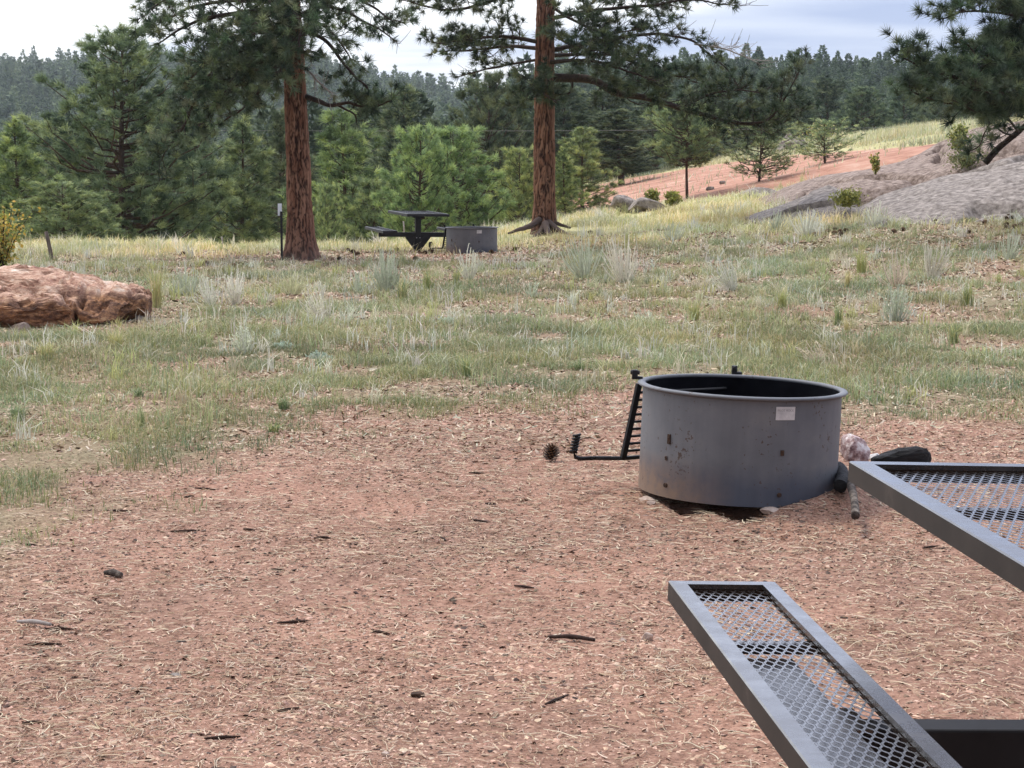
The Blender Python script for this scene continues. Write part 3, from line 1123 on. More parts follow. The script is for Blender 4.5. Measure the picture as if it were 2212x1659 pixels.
def tuft_mesh(P, D, col, n, L, w, lo=.25, hi=1.45, stem=.35, tipcol=1.15):
    """n needles (one thin triangle each) round every twig end"""
    P, D, col = np.asarray(P, float), unit(np.asarray(D, float)), np.asarray(col, float)
    m = len(P)
    Pn, Dn, Cn = np.repeat(P, n, 0), np.repeat(D, n, 0), np.repeat(col, n, 0)
    k = m * n
    L = np.repeat(np.broadcast_to(L, (m,)), n)
    q = unit(np.cross(Dn, unit(rng.normal(size=(k, 3)))))
    th = rng.uniform(lo, hi, k)
    dr = Dn * np.cos(th)[:, None] + q * np.sin(th)[:, None]
    base = Pn - Dn * (rng.uniform(0, stem, k) * L)[:, None]
    ln = L * rng.uniform(.65, 1.08, k)
    sd = unit(np.cross(dr, unit(rng.normal(size=(k, 3))))) * w / 2
    tip = base + dr * ln[:, None] - np.array([0, 0, 1.0]) * (ln * .10)[:, None]
    V = np.stack([base - sd, base + sd, tip], 1).reshape(-1, 3)
    T = np.arange(k * 3).reshape(-1, 3)
    Cn = Cn * rng.uniform(.78, 1.22, (k, 1))
    C = np.stack([Cn, Cn, Cn * tipcol], 1).reshape(-1, 3)
    return V, T, C


def smooth_path(P, per=6):
    P = np.asarray(P, float)
    Q = np.vstack([2 * P[0] - P[1], P, 2 * P[-1] - P[-2]])
    out = []
    for i in range(1, len(Q) - 2):
        for t in np.arange(per) / per:
            a, b, c, d = Q[i - 1], Q[i], Q[i + 1], Q[i + 2]
            out.append(.5 * (2 * b + (c - a) * t + (2 * a - 5 * b + 4 * c - d) * t * t + (3 * b - a - 3 * c + d) * t ** 3))
    out.append(P[-1])
    return np.array(out)


NEEDLE_DARK = np.array([.038, .060, .038])
NEEDLE_MID = np.array([.098, .136, .076])
NEEDLE_LITE = np.array([.200, .235, .118])


def needle_col(n, bright=0.0):
    t = np.clip(rng.normal(.40 + bright, .34, (n, 1)), 0, 1)
    c = np.where(t < .5, NEEDLE_DARK + (NEEDLE_MID - NEEDLE_DARK) * t * 2, NEEDLE_MID + (NEEDLE_LITE - NEEDLE_MID) * (t - .5) * 2)
    return c * rng.uniform(.9, 1.1, (n, 3))


def grow(limb, r0, r1, wood, tips, sub_len=.9, sub_gap=.16, start=.22, bare=0.0, droop=.0, twig_gap=.14, flat=.5, seed=0):
    """limb path -> wood tubes plus twig ends"""
    rs = random.Random(seed)
    P = smooth_path(limb)
    n = len(P)
    P = P + np.column_stack([fbm(P * 3 + 5 + seed, 2) - .5, fbm(P * 3 + 50 + seed, 2) - .5, fbm(P * 3 + 90 + seed, 2) - .5]) * .12 * np.linspace(0, 1, n)[:, None]
    seg = np.linalg.norm(np.diff(P, axis=0), axis=1)
    cum = np.concatenate([[0], np.cumsum(seg)])
    tot = cum[-1]
    wood.tube(P, np.linspace(r0, r1, n), 7, cap=False)
    s = start * tot
    up = np.array([0, 0, 1.0])

    def sample(d):
        k = min(max(np.searchsorted(cum, d) - 1, 0), n - 2)
        f = (d - cum[k]) / max(seg[k], 1e-6)
        return P[k] + (P[k + 1] - P[k]) * f, unit(P[k + 1] - P[k])
    while s < tot:
        p, T = sample(s)
        side = unit(np.cross(T, up))
        u2 = unit(np.cross(side, T))
        phi = rs.choice((0, math.pi)) + rs.gauss(0, flat)
        if math.sin(phi) < 0 and rs.random() < .45:
            phi = -phi
        perp = side * math.cos(phi) + u2 * math.sin(phi)
        d0 = unit(T * rs.uniform(.3, .9) + perp * rs.uniform(.6, 1.0))
        L = sub_len * (1.05 - .6 * s / tot) * rs.uniform(.5, 1.25)
        k = 6
        tt = np.linspace(0, 1, k)
        sub = p + d0 * (tt * L)[:, None] + up * ((.22 - droop) * L * tt ** 2)[:, None]
        wig = np.array([[rs.gauss(0, .035) * L for _ in range(3)] for _ in range(k)])
        wig[0] = 0
        sub = sub + np.cumsum(wig, 0)
        dead = rs.random() < bare
        wood.tube(sub, np.linspace(max(.014 * L / .9, .007), .0045, k), 4, cap=False)
        dist = .30 * L
        while dist < L:
            f = dist / L * (k - 1)
            i = min(int(f), k - 2)
            q = sub[i] + (sub[i + 1] - sub[i]) * (f - i)
            tdir = unit(sub[i + 1] - sub[i])
            rnd = np.array([rs.gauss(0, 1) for _ in range(3)])
            td = unit(tdir * .7 + unit(np.cross(tdir, rnd)) * .75 + up * (.28 - droop))
            tl = rs.uniform(.08, .26) * (1.6 if dead else 1)
            e = q + td * tl
            wood.tube(np.array([q, (q + e) / 2 + up * -.01, e]), [.0055, .0045, .0035], 3, cap=False)
            if not dead:
                tips.append((e, unit(td + up * .2)))
            dist += twig_gap * .72 * rs.uniform(.6, 1.5)
        if not dead:
            tips.append((sub[-1], unit(sub[-1] - sub[-2] + up * .15)))
        s += sub_gap * .70 * rs.uniform(.5, 1.5)
    tips.append((P[-1], unit(P[-1] - P[-2])))


def trunk_mesh(path, radii, flare, name, mat, parent, seed=0, roots=()):
    P = smooth_path(path, 34)
    n = len(P)
    sides = 128
    rad = np.interp(np.linspace(0, 1, n), np.linspace(0, 1, len(radii)), radii)
    T = unit(np.gradient(P, axis=0))
    a = unit(np.cross(T, np.array([0, 1.0, 0])))
    b = np.cross(T, a)
    th = np.arange(sides) / sides * 2 * math.pi
    hz = P[:, 2] - P[0, 2]
    TH = np.repeat(th[None, :], n, 0)
    HZ = np.repeat(hz[:, None], sides, 1)
    # plated bark: tall cells with furrows between
    cx = TH / (2 * math.pi) * 13
    warp = fbm(np.column_stack([np.cos(TH).ravel() * 2.5, np.sin(TH).ravel() * 2.5, HZ.ravel() * 3.0]) + seed, 4).reshape(n, sides)
    c1 = np.abs(((cx + warp * 3.2) % 1) - .5) * 2
    fur = sstep(.50, .95, c1)
    c2 = np.abs(((HZ * 4.6 + warp * 6 + np.floor(cx + warp * 3.2) * .37) % 1) - .5) * 2
    fur2 = sstep(.74, .97, c2) * .85
    fine = fbm(np.column_stack([np.cos(TH).ravel() * 9, np.sin(TH).ravel() * 9, HZ.ravel() * 5]) + seed, 3).reshape(n, sides) - .5
    plate0 = _h(np.floor(cx + warp * 3.2).astype(int), np.floor(HZ * 4.6 + warp * 6 + np.floor(cx + warp * 3.2) * .37).astype(int), np.zeros_like(TH, dtype=int))
    fl = flare * np.exp(-HZ / .22) * (1 + .5 * np.cos(TH * 4 + 1.0 + seed)) + flare * .35 * np.exp(-HZ / .7)
    rr = rad[:, None] * (1 + fl) - .026 * np.maximum(fur, fur2) + .022 * fine + .014 * (plate0 - .5)
    V = P[:, None, :] + rr[..., None] * (np.cos(th)[None, :, None] * a[:, None, :] + np.sin(th)[None, :, None] * b[:, None, :])
    i = np.arange(n - 1)[:, None] * sides
    j = np.arange(sides)[None, :]
    k = (j + 1) % sides
    Q = np.stack([i + j, i + k, i + sides + k, i + sides + j], -1).reshape(-1, 4)
    plate = _h(np.floor(cx + warp * 3.2).astype(int), np.floor(HZ * 4.6 + warp * 6 + np.floor(cx + warp * 3.2) * .37).astype(int), np.zeros_like(TH, dtype=int))
    cA, cB, cF = np.array([.185, .082, .050]), np.array([.34, .19, .125]), np.array([.035, .016, .011])
    kk2 = np.clip(.25 + .75 * (plate - .35) + fine * .8, 0, 1)[..., None]
    colr = cA + (cB - cA) * kk2
    ff = np.clip(np.maximum(fur, fur2 * 1.2) + np.maximum(0, -fine) * .6, 0, 1)[..., None]
    colr = colr * (1 - ff) + cF * ff
    gr = np.exp(-HZ / .25)[..., None] * .5
    colr = colr * (1 - gr) + np.array([.13, .10, .088]) * gr
    mb = MB().add(V.reshape(-1, 3), Q, C=colr.reshape(-1, 3))
    for r in roots:
        rp = smooth_path(r[0], 8)
        rp[:, 2] += (fbm(rp * 4, 2) - .5) * .05
        mb.tube(rp, np.linspace(r[1], r[2], len(rp)), 9, C=(.10, .07, .058))
    return mb.build(name, mat, parent, smooth=True)


def hero_pine(label, base, trunk, radii, limbs, needle, group='red-barked pines', roots=(), dens=34, upper=None, seed=1, flare=.5, bright=0.0, barkmat='bark'):
    root = thing('pine_tree', label, 'pine tree', tuple(base), group=group)
    off = np.array(base)
    trunk_mesh([np.array(p) - off for p in trunk], radii, flare, 'trunk', M[barkmat], root, seed, [([np.array(q) - off for q in r[0]], r[1], r[2]) for r in roots])
    tips = []
    for i, lb in enumerate(limbs):
        w = MB()
        pts = [np.array(p) - off for p in lb['p']]
        grow(pts, lb.get('r', .045), .010, w, tips, lb.get('sub', .85), lb.get('gap', .15), lb.get('start', .2), lb.get('bare', 0), lb.get('droop', 0), lb.get('tw', .14), lb.get('flat', .6), seed * 100 + i)
        w.build('limb', M['dead_twig'] if lb.get('bare', 0) > .8 else M['limb'], root, smooth=True)
    if upper:
        top = np.array(trunk[-1]) - off
        low = np.array(trunk[-2]) - off
        rs = random.Random(seed + 5)
        w = MB()
        for k in range(upper):
            f = k / upper
            p = low + (top - low) * (f * .95 + .03)
            az = k * 2.4 + rs.random()
            L = (2.9 - 2.0 * f) * rs.uniform(.7, 1.15)
            d = np.array([math.cos(az), math.sin(az), 0])
            grow([p, p + d * L * .5 + (0, 0, .05), p + d * L + (0, 0, .35 * L)], .05, .012, w, tips, 1.0, .24, .25, 0, 0, .2, .7, seed * 77 + k)
        w.build('limb', M['limb'], root, smooth=True)
    P = np.array([t[0] for t in tips])
    D = np.array([t[1] for t in tips])
    patch = fbm(P * 1.4 + seed * 3, 3)
    col = needle_col(len(P), bright) * (.7 + .7 * patch[:, None])
    V, T, C = tuft_mesh(P, D, col, dens, rng.uniform(.8, 1.15, len(P)) * needle[0], needle[1])
    link('crown', np_mesh('crown', V, None, T, C), M['leaf'], root)
    return root, len(tips)


def px_path(Y0, pts):
    return [W(p[0], p[1], Y0 + (p[2] if len(p) > 2 else 0)) for p in pts]


# --- the left of the two big red pines
YL = 32.4
bl = W(651, 556, YL)
tl = px_path(YL, [(651, 560), (648, 460), (643, 330), (637, 180), (629, 40), (620, -130)])
top = np.array(tl[-1]) + (-.3, 0, 8.0)
Lf = lambda pts, **k: dict(p=px_path(YL, pts), **k)
limbsL = [
    Lf([(630, 40), (540, 25, -.5), (430, 45, -1.0), (340, 95, -1.3)], r=.06, sub=.9, start=.15),
    Lf([(632, 95), (545, 95, -.5), (455, 165, -1.1), (400, 260, -1.4), (335, 360, -1.6)], r=.065, sub=.62, gap=.065, droop=.10),
    Lf([(631, 110), (560, 150, -.4), (480, 215, -.8), (425, 280, -1.0)], r=.045, sub=.7, gap=.09, droop=.08),
    Lf([(633, 130), (580, 175, .3), (530, 230, .6), (485, 265, .8)], r=.035, sub=.65, gap=.10, droop=.08),
    Lf([(630, 70), (540, 70, .6), (450, 130, 1.0), (395, 200, 1.2), (365, 285, 1.3)], r=.06, sub=.7, gap=.08, droop=.08),
    Lf([(634, 150), (580, 140, .3), (510, 180, .7), (445, 200, .9)], r=.04, sub=.8, droop=.05, gap=.11),
    Lf([(634, 120), (585, 130, -.6), (520, 150, -1.0), (470, 215, -1.2)], r=.04, sub=.75, droop=.1, gap=.11),
    Lf([(625, 0), (520, -50, -.4), (410, -30, -.9), (320, 20, -1.3)], r=.06, sub=1.0),
    Lf([(625, 10), (530, 0, .8), (420, 15, 1.4), (330, 60, 1.8)], r=.055, sub=1.0),
    Lf([(632, 50, -.15), (615, 90, -.9), (608, 140, -1.5), (598, 175, -1.9)], r=.035, sub=.6, droop=.1, start=.1, gap=.07),
    Lf([(628, 0, -.15), (640, 30, -1.0), (650, 70, -1.6), (640, 110, -2.0)], r=.035, sub=.65, droop=.05, start=.1, gap=.08),
    Lf([(628, -30, -.15), (600, 0, -.9), (570, 40, -1.6), (540, 80, -2.1)], r=.035, sub=.7, start=.1, gap=.10),
    Lf([(632, 40, .1), (700, 15, .3), (780, 40, .5), (850, 90, .6)], r=.045, sub=.7, gap=.17, bare=.2, droop=.1),
    Lf([(634, 60), (700, 85, -.3), (745, 140, -.5), (790, 185, -.7), (812, 240, -.8)], r=.04, sub=.6, gap=.15, bare=.35, droop=.2),
    Lf([(630, 0), (720, -20, -.5), (800, 10, -.9), (850, 45, -1.1)], r=.045, sub=.8, gap=.15),
    Lf([(638, 25, -.1), (690, 50, -.8), (725, 75, -1.2), (760, 130, -1.4)], r=.035, sub=.6, gap=.14, bare=.15),
    Lf([(655, 207), (688, 219, -.2), (715, 228, -.4), (752, 222, -.6), (790, 232, -.8), (845, 220, -1.0)], r=.05, sub=.42, start=.5, gap=.10, droop=-.05),
    Lf([(720, 222, -.4), (750, 238, -.45), (768, 252, -.5), (770, 270, -.5)], r=.022, sub=.16, start=.5, bare=.6),
    Lf([(640, 140), (675, 160, -.2), (705, 195, -.3), (720, 215, -.4)], r=.025, sub=.45, start=.2, bare=.85, droop=.3),
]
hp1, nt1 = hero_pine('thick red-barked pine left of the far picnic table, low limbs drooping to the left', bl, tl + [top], [.222, .205, .195, .182, .172, .160, .05], limbsL, (.170, .0120), seed=3, upper=9, dens=42, flare=.42)

# --- the right one, with the long limb sweeping right and exposed roots
YR = 38.6
br = W(1176, 512, YR)
tr_ = px_path(YR, [(1176, 518), (1176, 440), (1176, 330), (1176, 180), (1178, 40), (1180, -130)])
topr = np.array(tr_[-1]) + (0, 0, 8.0)
Rf = lambda pts, **k: dict(p=px_path(YR, pts), **k)
limbsR = [
    Rf([(1190, 168), (1275, 172, -.3), (1330, 200, -.6), (1400, 212, -.9), (1490, 240, -1.3), (1590, 265, -1.6), (1670, 250, -1.9), (1728, 150, -2.1)], r=.095, sub=.85, start=.14, gap=.11),
    Rf([(1560, 258, -1.5), (1620, 270, -1.3), (1680, 268, -1.2), (1735, 235, -1.1)], r=.03, sub=.55, gap=.11),
    Rf([(1470, 235, -1.2), (1530, 205, -1.6), (1590, 195, -2.0), (1650, 200, -2.3)], r=.03, sub=.55, gap=.12),
    Rf([(1330, 200, -.6), (1400, 170, -.2), (1460, 165, .2), (1520, 180, .5)], r=.03, sub=.6, gap=.12),
    Rf([(1186, 110), (1260, 95, .2), (1380, 75, .4), (1470, 80, .5), (1530, 112, .6), (1600, 190, .7)], r=.05, sub=.65, gap=.16, bare=.45, droop=.2, start=.25),
    Rf([(1500, 95, .55), (1560, 105, .3), (1600, 118, .1), (1640, 138, 0)], r=.02, sub=.55, bare=1.0, droop=.1, gap=.12, start=.1),
    Rf([(1186, 135, -.1), (1260, 130, -.8), (1340, 150, -1.3), (1430, 175, -1.6)], r=.045, sub=.85, gap=.10),
    Rf([(1186, 120, .1), (1255, 118, .7), (1330, 120, 1.1), (1400, 150, 1.4)], r=.045, sub=.8, gap=.11),
    Rf([(1168, 92), (1085, 78, -.3), (1000, 88, -.6), (935, 95, -.9)], r=.045, sub=.7, gap=.09, flat=.35),
    Rf([(1168, 105), (1090, 100, .5), (1020, 108, .9), (960, 110, 1.2)], r=.045, sub=.65, gap=.09, flat=.35),
    Rf([(1166, 128), (1100, 140, .3), (1040, 150, .5), (985, 165, .7)], r=.03, sub=.5, gap=.16, bare=.35),
    Rf([(1168, 160, -.1), (1150, 185, -.7), (1135, 215, -1.2), (1112, 238, -1.4)], r=.028, sub=.45, droop=.0, gap=.08),
    Rf([(1182, 150, -.1), (1185, 185, -.8), (1175, 205, -1.2), (1205, 225, -1.4)], r=.025, sub=.40, gap=.09),
    Rf([(1164, -45), (1070, 0, -.3), (970, 20, -.6), (865, 0, -.9)], r=.05, sub=.7, gap=.12, flat=.35),
    Rf([(1188, 40), (1300, 20, -.3), (1420, 10, -.6), (1500, 0, -.8), (1590, 15, -.9)], r=.045, sub=.75, gap=.14, bare=.3),
    Rf([(1186, 10), (1240, 45, -.5), (1310, 70, -.9), (1380, 60, -1.1)], r=.035, sub=.7, gap=.12),
    Rf([(1186, -40), (1280, -10, .5), (1390, 0, .9), (1480, 20, 1.1)], r=.045, sub=.9, gap=.13),
    Rf([(1190, 60, -.1), (1220, 90, -.7), (1280, 110, -1.2), (1320, 95, -1.5)], r=.03, sub=.7, gap=.11),
    Rf([(1195, 205), (1232, 200, -.2), (1238, 175, -.2), (1246, 165, -.2)], r=.022, sub=.3, bare=.7, start=.5),
]
G = lambda px, py, Y, dz=0: np.array(W(px, py, Y)) + (0, 0, dz)
rootsR = [
    ([G(1165, 475, 38.4), G(1140, 490, 38.0), G(1118, 497, 37.6), G(1098, 505, 37.4)], .07, .02),
    ([G(1178, 485, 38.3), G(1165, 505, 37.9), G(1150, 515, 37.6), G(1136, 522, 37.3)], .07, .025),
    ([G(1185, 480, 38.4), G(1205, 496, 38.0), G(1222, 505, 37.7), G(1248, 512, 37.3)], .065, .02),
    ([G(1178, 482, 38.2), G(1184, 505, 37.8), G(1190, 518, 37.5), G(1196, 530, 37.2)], .07, .03),
    ([G(1185, 476, 38.5), G(1210, 486, 38.4), G(1232, 492, 38.2)], .05, .02),
]
hp2, nt2 = hero_pine('red-barked pine with exposed roots behind the far fire ring, one long limb sweeping right', br, tr_ + [topr], [.232, .212, .208, .195, .185, .172, .05], limbsR, (.175, .0135), seed=8, upper=9, roots=rootsR, dens=40, flare=.40)

# --- pine leaning out of the outcrop at the right edge
YS = 29.0
bs = W(2128, 345, YS + 3)
tsn = px_path(YS + 3, [(2128, 352), (2160, 318), (2205, 280), (2275, 215, -.3), (2330, 120, -.6), (2350, 0, -.8)])
Sf = lambda pts, **k: dict(p=px_path(YS, pts), **k)
limbsS = [
    Sf([(2310, 120, 1.8), (2220, 120, .9), (2140, 135, .5), (2060, 165, .3), (2010, 175, .2)], r=.03, sub=.6, gap=.09, flat=.8),
    Sf([(2300, 170, 1.2), (2230, 180, 0), (2160, 200, -.6), (2090, 190, -.9)], r=.03, sub=.6, gap=.09, flat=.8),
    Sf([(2200, 284, 2.8), (2170, 250, 2.2), (2130, 225, 1.8), (2080, 235, 1.5)], r=.022, sub=.55, gap=.09, flat=.8),
    Sf([(2300, 150, 1.8), (2210, 190, .4), (2120, 195, 0), (2040, 160, -.3), (1985, 150, -.4), (1945, 122, -.5)], r=.035, sub=.55, gap=.11, start=.25, flat=.7),
    Sf([(2110, 195, 0), (2085, 225, -.2), (2030, 218, -.3), (1985, 205, -.4), (1952, 178, -.5)], r=.02, sub=.42, gap=.11),
    Sf([(2210, 190, .4), (2160, 230, -.2), (2110, 240, -.5), (2075, 225, -.8)], r=.022, sub=.42, gap=.11),
    Sf([(2150, 195, .1), (2118, 150, -.3), (2105, 115, -.5), (2085, 95, -.6)], r=.02, sub=.42, gap=.11),
    Sf([(2310, 90, 1.9), (2240, 80, .8), (2180, 90, .3), (2120, 95, 0)], r=.03, sub=.6, gap=.10),
    Sf([(2320, 60, 1.9), (2230, 40, .5), (2140, 25, .1), (2075, 25, -.1), (2030, 42, -.2)], r=.028, sub=.5, gap=.11, droop=-.05),
    Sf([(2320, 30, 1.9), (2250, 0, .8), (2170, -10, .5), (2090, 0, .3)], r=.028, sub=.55, gap=.12),
    Sf([(2290, 190, 2.0), (2230, 215, 1.5), (2190, 235, 1.2), (2150, 245, 1.0)], r=.025, sub=.5, gap=.10),
    Sf([(2190, 292, 3), (2165, 285, 2.8), (2140, 262, 2.6), (2120, 250, 2.5)], r=.02, sub=.45, gap=.13, droop=.1),
    Sf([(2140, 262, 2.6), (2125, 290, 2.5), (2112, 315, 2.4), (2090, 330, 2.4)], r=.014, sub=.3, gap=.13, droop=.25),
    Sf([(2300, 200, 2), (2290, 150, 1), (2230, 130, .3), (2180, 150, -.2)], r=.03, sub=.6, gap=.10),
]
hp3, nt3 = hero_pine('dark pine leaning out of the granite outcrop at the right edge', bs, tsn, [.042, .042, .04, .038, .036, .03], limbsS, (.20, .011), group=None, seed=15, dens=58, flare=.2, bright=-.05, barkmat='limb')


# ------------------------------------------------------------------ middle-distance pines: a few forms, copied
def pine_form(seed, H, halfw, base, nb, per, needle, shape=.8, n=13, upturn=.5, bright=0.0, trunk_r=.11, jag=.35, clr=.15):
    """returns (trunk mesh, crown mesh) standing at the origin"""
    g = np.random.default_rng(seed)
    wood = MB()
    ph = g.uniform(0, 6.28)
    zs = np.linspace(-.8, H * .97, 12)
    tp = np.column_stack([.012 * H * np.sin(zs * 3 / H + ph), .012 * H * np.cos(zs * 2.3 / H + ph), zs])
    tp[:, :2] -= tp[0, :2]
    wood.tube(tp, np.linspace(trunk_r, .015, 12), 9, cap=False)
    TP, TD, TC = [], [], []
    for i in range(nb):
        f = (i + g.uniform(0, 1)) / nb
        z = (base + (1 - base) * f ** 1.05) * H * .97
        az = i * 2.399 + g.normal(0, .5)
        prof = (1 - f) ** shape * (1 - .55 * math.exp(-f * 9)) + .03
        L = halfw * prof * g.uniform(1 - jag, 1 + jag * .7)
        if L < .12: L = .12
        c = np.array([np.interp(z, zs, tp[:, 0]), np.interp(z, zs, tp[:, 1]), z])
        d = np.array([math.cos(az), math.sin(az), 0])
        k = 7
        t = np.linspace(0, 1, k)
        rise = (-.10 + .50 * f) * L
        path = c + d * (t * L)[:, None] + np.array([0, 0, 1.0]) * (rise * t + upturn * L * t ** 2.2)[:, None]
        path[1:] += g.normal(0, .03 * L, (k - 1, 3))
        wood.tube(path, np.linspace(max(.022 * L, .012), .006, k), 4, cap=False)
        m = max(4, int(per * (L / halfw) ** 1.15 + 3))
        lat = np.array([-d[1], d[0], 0])
        nc = max(2, int(round(2 + 8 * (L / halfw))))
        cs = 1 - (g.uniform(0, 1, nc) ** 1.1) * .66
        cs[0] = 1
        cside = g.normal(0, .30, nc) * L * (1.15 - cs * .75)
        cup = np.abs(g.normal(0, .12, nc)) * L * (1.2 - cs * .6)
        which = g.integers(0, nc, m)
        which[0] = 0
        s = cs[which]
        kk = np.clip((s * (k - 1)).astype(int), 0, k - 2)
        fr_ = s * (k - 1) - kk
        p = path[kk] + (path[kk + 1] - path[kk]) * fr_[:, None]
        cr_ = clr * g.uniform(.5, 1.2, (m, 1))
        side = cside[which] / max(L, .1) * 2
        e = p + lat * cside[which][:, None] + np.array([0, 0, 1.0]) * cup[which][:, None] + unit(g.normal(size=(m, 3))) * cr_ * np.array([1, 1, .75])
        ctone = g.normal(0, .27, nc)
        dr = d * .55 + lat * (side * .35)[:, None] + np.array([0, 0, 1.0]) * g.uniform(.15, 1.0, (m, 1)) + g.normal(0, .22, (m, 3))
        TP.append(e)
        TD.append(dr)
        tone = ctone[which][:, None]
        cc = np.clip(g.normal(.38 + bright + tone, .20, (m, 1)) + .18 * (s[:, None] - .6), 0, 1)
        col = np.where(cc < .5, NEEDLE_DARK + (NEEDLE_MID - NEEDLE_DARK) * cc * 2, NEEDLE_MID + (NEEDLE_LITE - NEEDLE_MID) * (cc - .5) * 2)
        TC.append(col)
    P, D, C = np.vstack(TP), np.vstack(TD), np.vstack(TC)
    V, T, C = tuft_mesh(P, D, C, n, needle[0] * rng.uniform(.75, 1.2, len(P)), needle[1], .1, 1.15, .5, 1.25)
    return wood.mesh('trunk', True), np_mesh('crown', V, None, T, C), len(T)


#            seed  H   halfw base nb  per  needle        shape n  up  bright
FORMS = {
    'bush':   pine_form(1, 5.0, 1.75, .04, 92, 24, (.27, .019), .46, 24, .62, .16, clr=.11),
    'cone':   pine_form(2, 7.0, 1.75, .05, 110, 28, (.28, .021), .80, 22, .55, .06, clr=.12),
    'cone_b': pine_form(3, 7.0, 1.9, .06, 96, 28, (.29, .022), .72, 22, .55, .02, jag=.5, clr=.12),
    'big':    pine_form(4, 9.0, 3.1, .05, 150, 54, (.29, .022), .66, 22, .46, .05, .16, .5, clr=.14),
    'tall':   pine_form(5, 12.0, 2.1, .16, 130, 30, (.33, .052), .52, 13, .34, -.06, .17, .55, .24),
    'tall_b': pine_form(6, 12.0, 2.4, .22, 110, 30, (.34, .055), .42, 13, .34, -.08, .18, .6, .26),
    'open':   pine_form(7, 4.2, 1.75, .36, 84, 26, (.22, .026), .50, 15, .45, .08, .07, .45),
    'airy':   pine_form(8, 3.8, 1.9, .08, 70, 16, (.22, .025), .62, 14, .62, .10, .06, .5),
}
FORM_SIZE = {'bush': (5.0, 1.75), 'cone': (7.0, 1.75), 'cone_b': (7.0, 1.9), 'big': (9.0, 3.1), 'tall': (12., 2.1), 'tall_b': (12., 2.4), 'open': (4.2, 1.75), 'airy': (3.8, 1.9)}
PROTO = {}


def plant_pine(form, px, top, Y, wpx, label, group, rot=None, dz=0.0, base=None):
    x = W(px, top, Y).x
    g = tz(x, Y) - .05 if base is None else W(px, base, Y).z
    H = W(px, top, Y).z - g
    h0, w0 = FORM_SIZE[form]
    sz = H / h0
    sx = wpx / 2.0 * Y / F / (w0 * (.78 if group == GV else .80))
    rot = random.uniform(0, 6.28) if rot is None else rot
    if form not in PROTO:
        root = thing('pine_tree', label, 'pine tree', (x, Y, g), (0, 0, rot), group)
        link('trunk', FORMS[form][0], M['midbark'], root)
        link('crown', FORMS[form][1], M['leaf'], root)
        root.scale = (sx, sx, sz)
        PROTO[form] = root
        return root
    return copy_thing(PROTO[form], (x, Y, g), rot, (sx, sx, sz), label, group)


GV = 'pines in the valley behind the campsite'
GS = 'pines on the wooded slope at the right'
GY = 'young pines along the edge of the clearing'
pines = [
    ('big', 258, 48, 53, 370, 'broad pine partly hidden by the drooping limbs of the left red pine', GV),
    ('cone', 35, 255, 47, 190, 'yellowish green pine behind the yellow-leaved shrub', GY),
    ('bush', 128, 400, 44, 190, 'low bushy pine behind the leaning grey post', GY),
    ('bush', 205, 420, 46, 130, 'low dark pine between the boulder and the big left pine', GY),
    ('cone_b', 150, 270, 64, 230, 'dark pine standing behind the broad left pine', GV),
    ('cone', 512, 250, 56, 190, 'green pine just left of the left red trunk', GY),
    ('cone_b', 420, 280, 60, 200, 'dense pine under the drooping limb, left of the red trunk', GV),
    ('cone', 595, 235, 66, 180, 'slender dark pine showing behind the left red trunk', GV),
    ('cone_b', 738, 232, 58, 230, 'tall pale green pine just right of the left red trunk', GV),
    ('bush', 706, 405, 47, 70, 'small pine at the right foot of the left red trunk', GY),
    ('cone', 655, 300, 72, 200, 'dark pine hidden behind the left red trunk', GV),
    ('bush', 812, 395, 56, 140, 'low pine behind the bench of the far picnic table', GY),
    ('tall', 885, 175, 92, 150, 'dark pine rising behind the twin bright pines, left of their tops', GV),
    ('bush', 905, 288, 49, 155, 'bright green young pine, left of a joined pair behind the far table', GY),
    ('bush', 985, 286, 51, 195, 'bright green young pine, right of a joined pair behind the far fire ring', GY),
    ('big', 1050, 150, 88, 260, 'large dark pine behind the joined pair of bright young pines', GV),
    ('bush', 1118, 328, 54, 110, 'pale green young pine just left of the right red trunk', GY),
    ('cone', 1222, 318, 50, 90, 'yellow-green young pine just right of the right red trunk', GY),
    ('cone_b', 1262, 272, 60, 140, 'deep green young pine right of the yellow-green one', GY),
    ('tall', 1345, 232, 84, 150, 'dark pine standing where the red slope begins', GV),
    ('tall_b', 1420, 205, 96, 180, 'dark pine behind the sapling with the bare trunk', GV),
    ('tall', 1290, 190, 110, 160, 'dark pine behind the deep green young one, under the long limb', GV),
    ('tall_b', 1215, 185, 104, 150, 'dark pine showing behind the right red trunk', GV),
    ('tall', 790, 205, 100, 150, 'dark pine between the left red trunk and the bright pair', GV),
    ('tall_b', 1130, 200, 108, 170, 'dark pine showing left of the right red trunk', GV),
    ('open', 1488, 232, 56, 165, 'sapling with a bare thin trunk and flat crown on the red slope', GY),
    ('airy', 1640, 270, 57, 180, 'open airy young pine on the red slope behind the low rocks', GY),
    ('airy', 1785, 262, 60, 150, 'thin airy young pine between the red slope and the dry meadow', GY),
    ('tall', 1545, 195, 112, 150, 'dark pine behind the crown of the bare-trunked sapling', GV),
    ('cone_b', 1640, 215, 104, 150, 'round dark pine behind the airy young pine on the red slope', GV),
]
TINT = {GV: (1.95, 1.88, 1.80), GY: (2.1, 2.0, 1.75)}
for p in pines:
    p = p[:4] + (p[4] * (1.18 if p[6] == GV else 1.05),) + p[5:] if False else p
    o = plant_pine(*p)
    t = TINT[p[6]]
    if 'bright green' in p[5]:
        t = (2.2, 2.2, 1.75)
    elif 'yellow' in p[5] or 'pale' in p[5]:
        t = (2.4, 2.2, 1.65)
    elif 'dark' in p[5]:
        t = tuple(.66 * v for v in t)
    for ch in o.children:
        if ch.name.startswith('crown'):
            ch.color = (*t, 1)
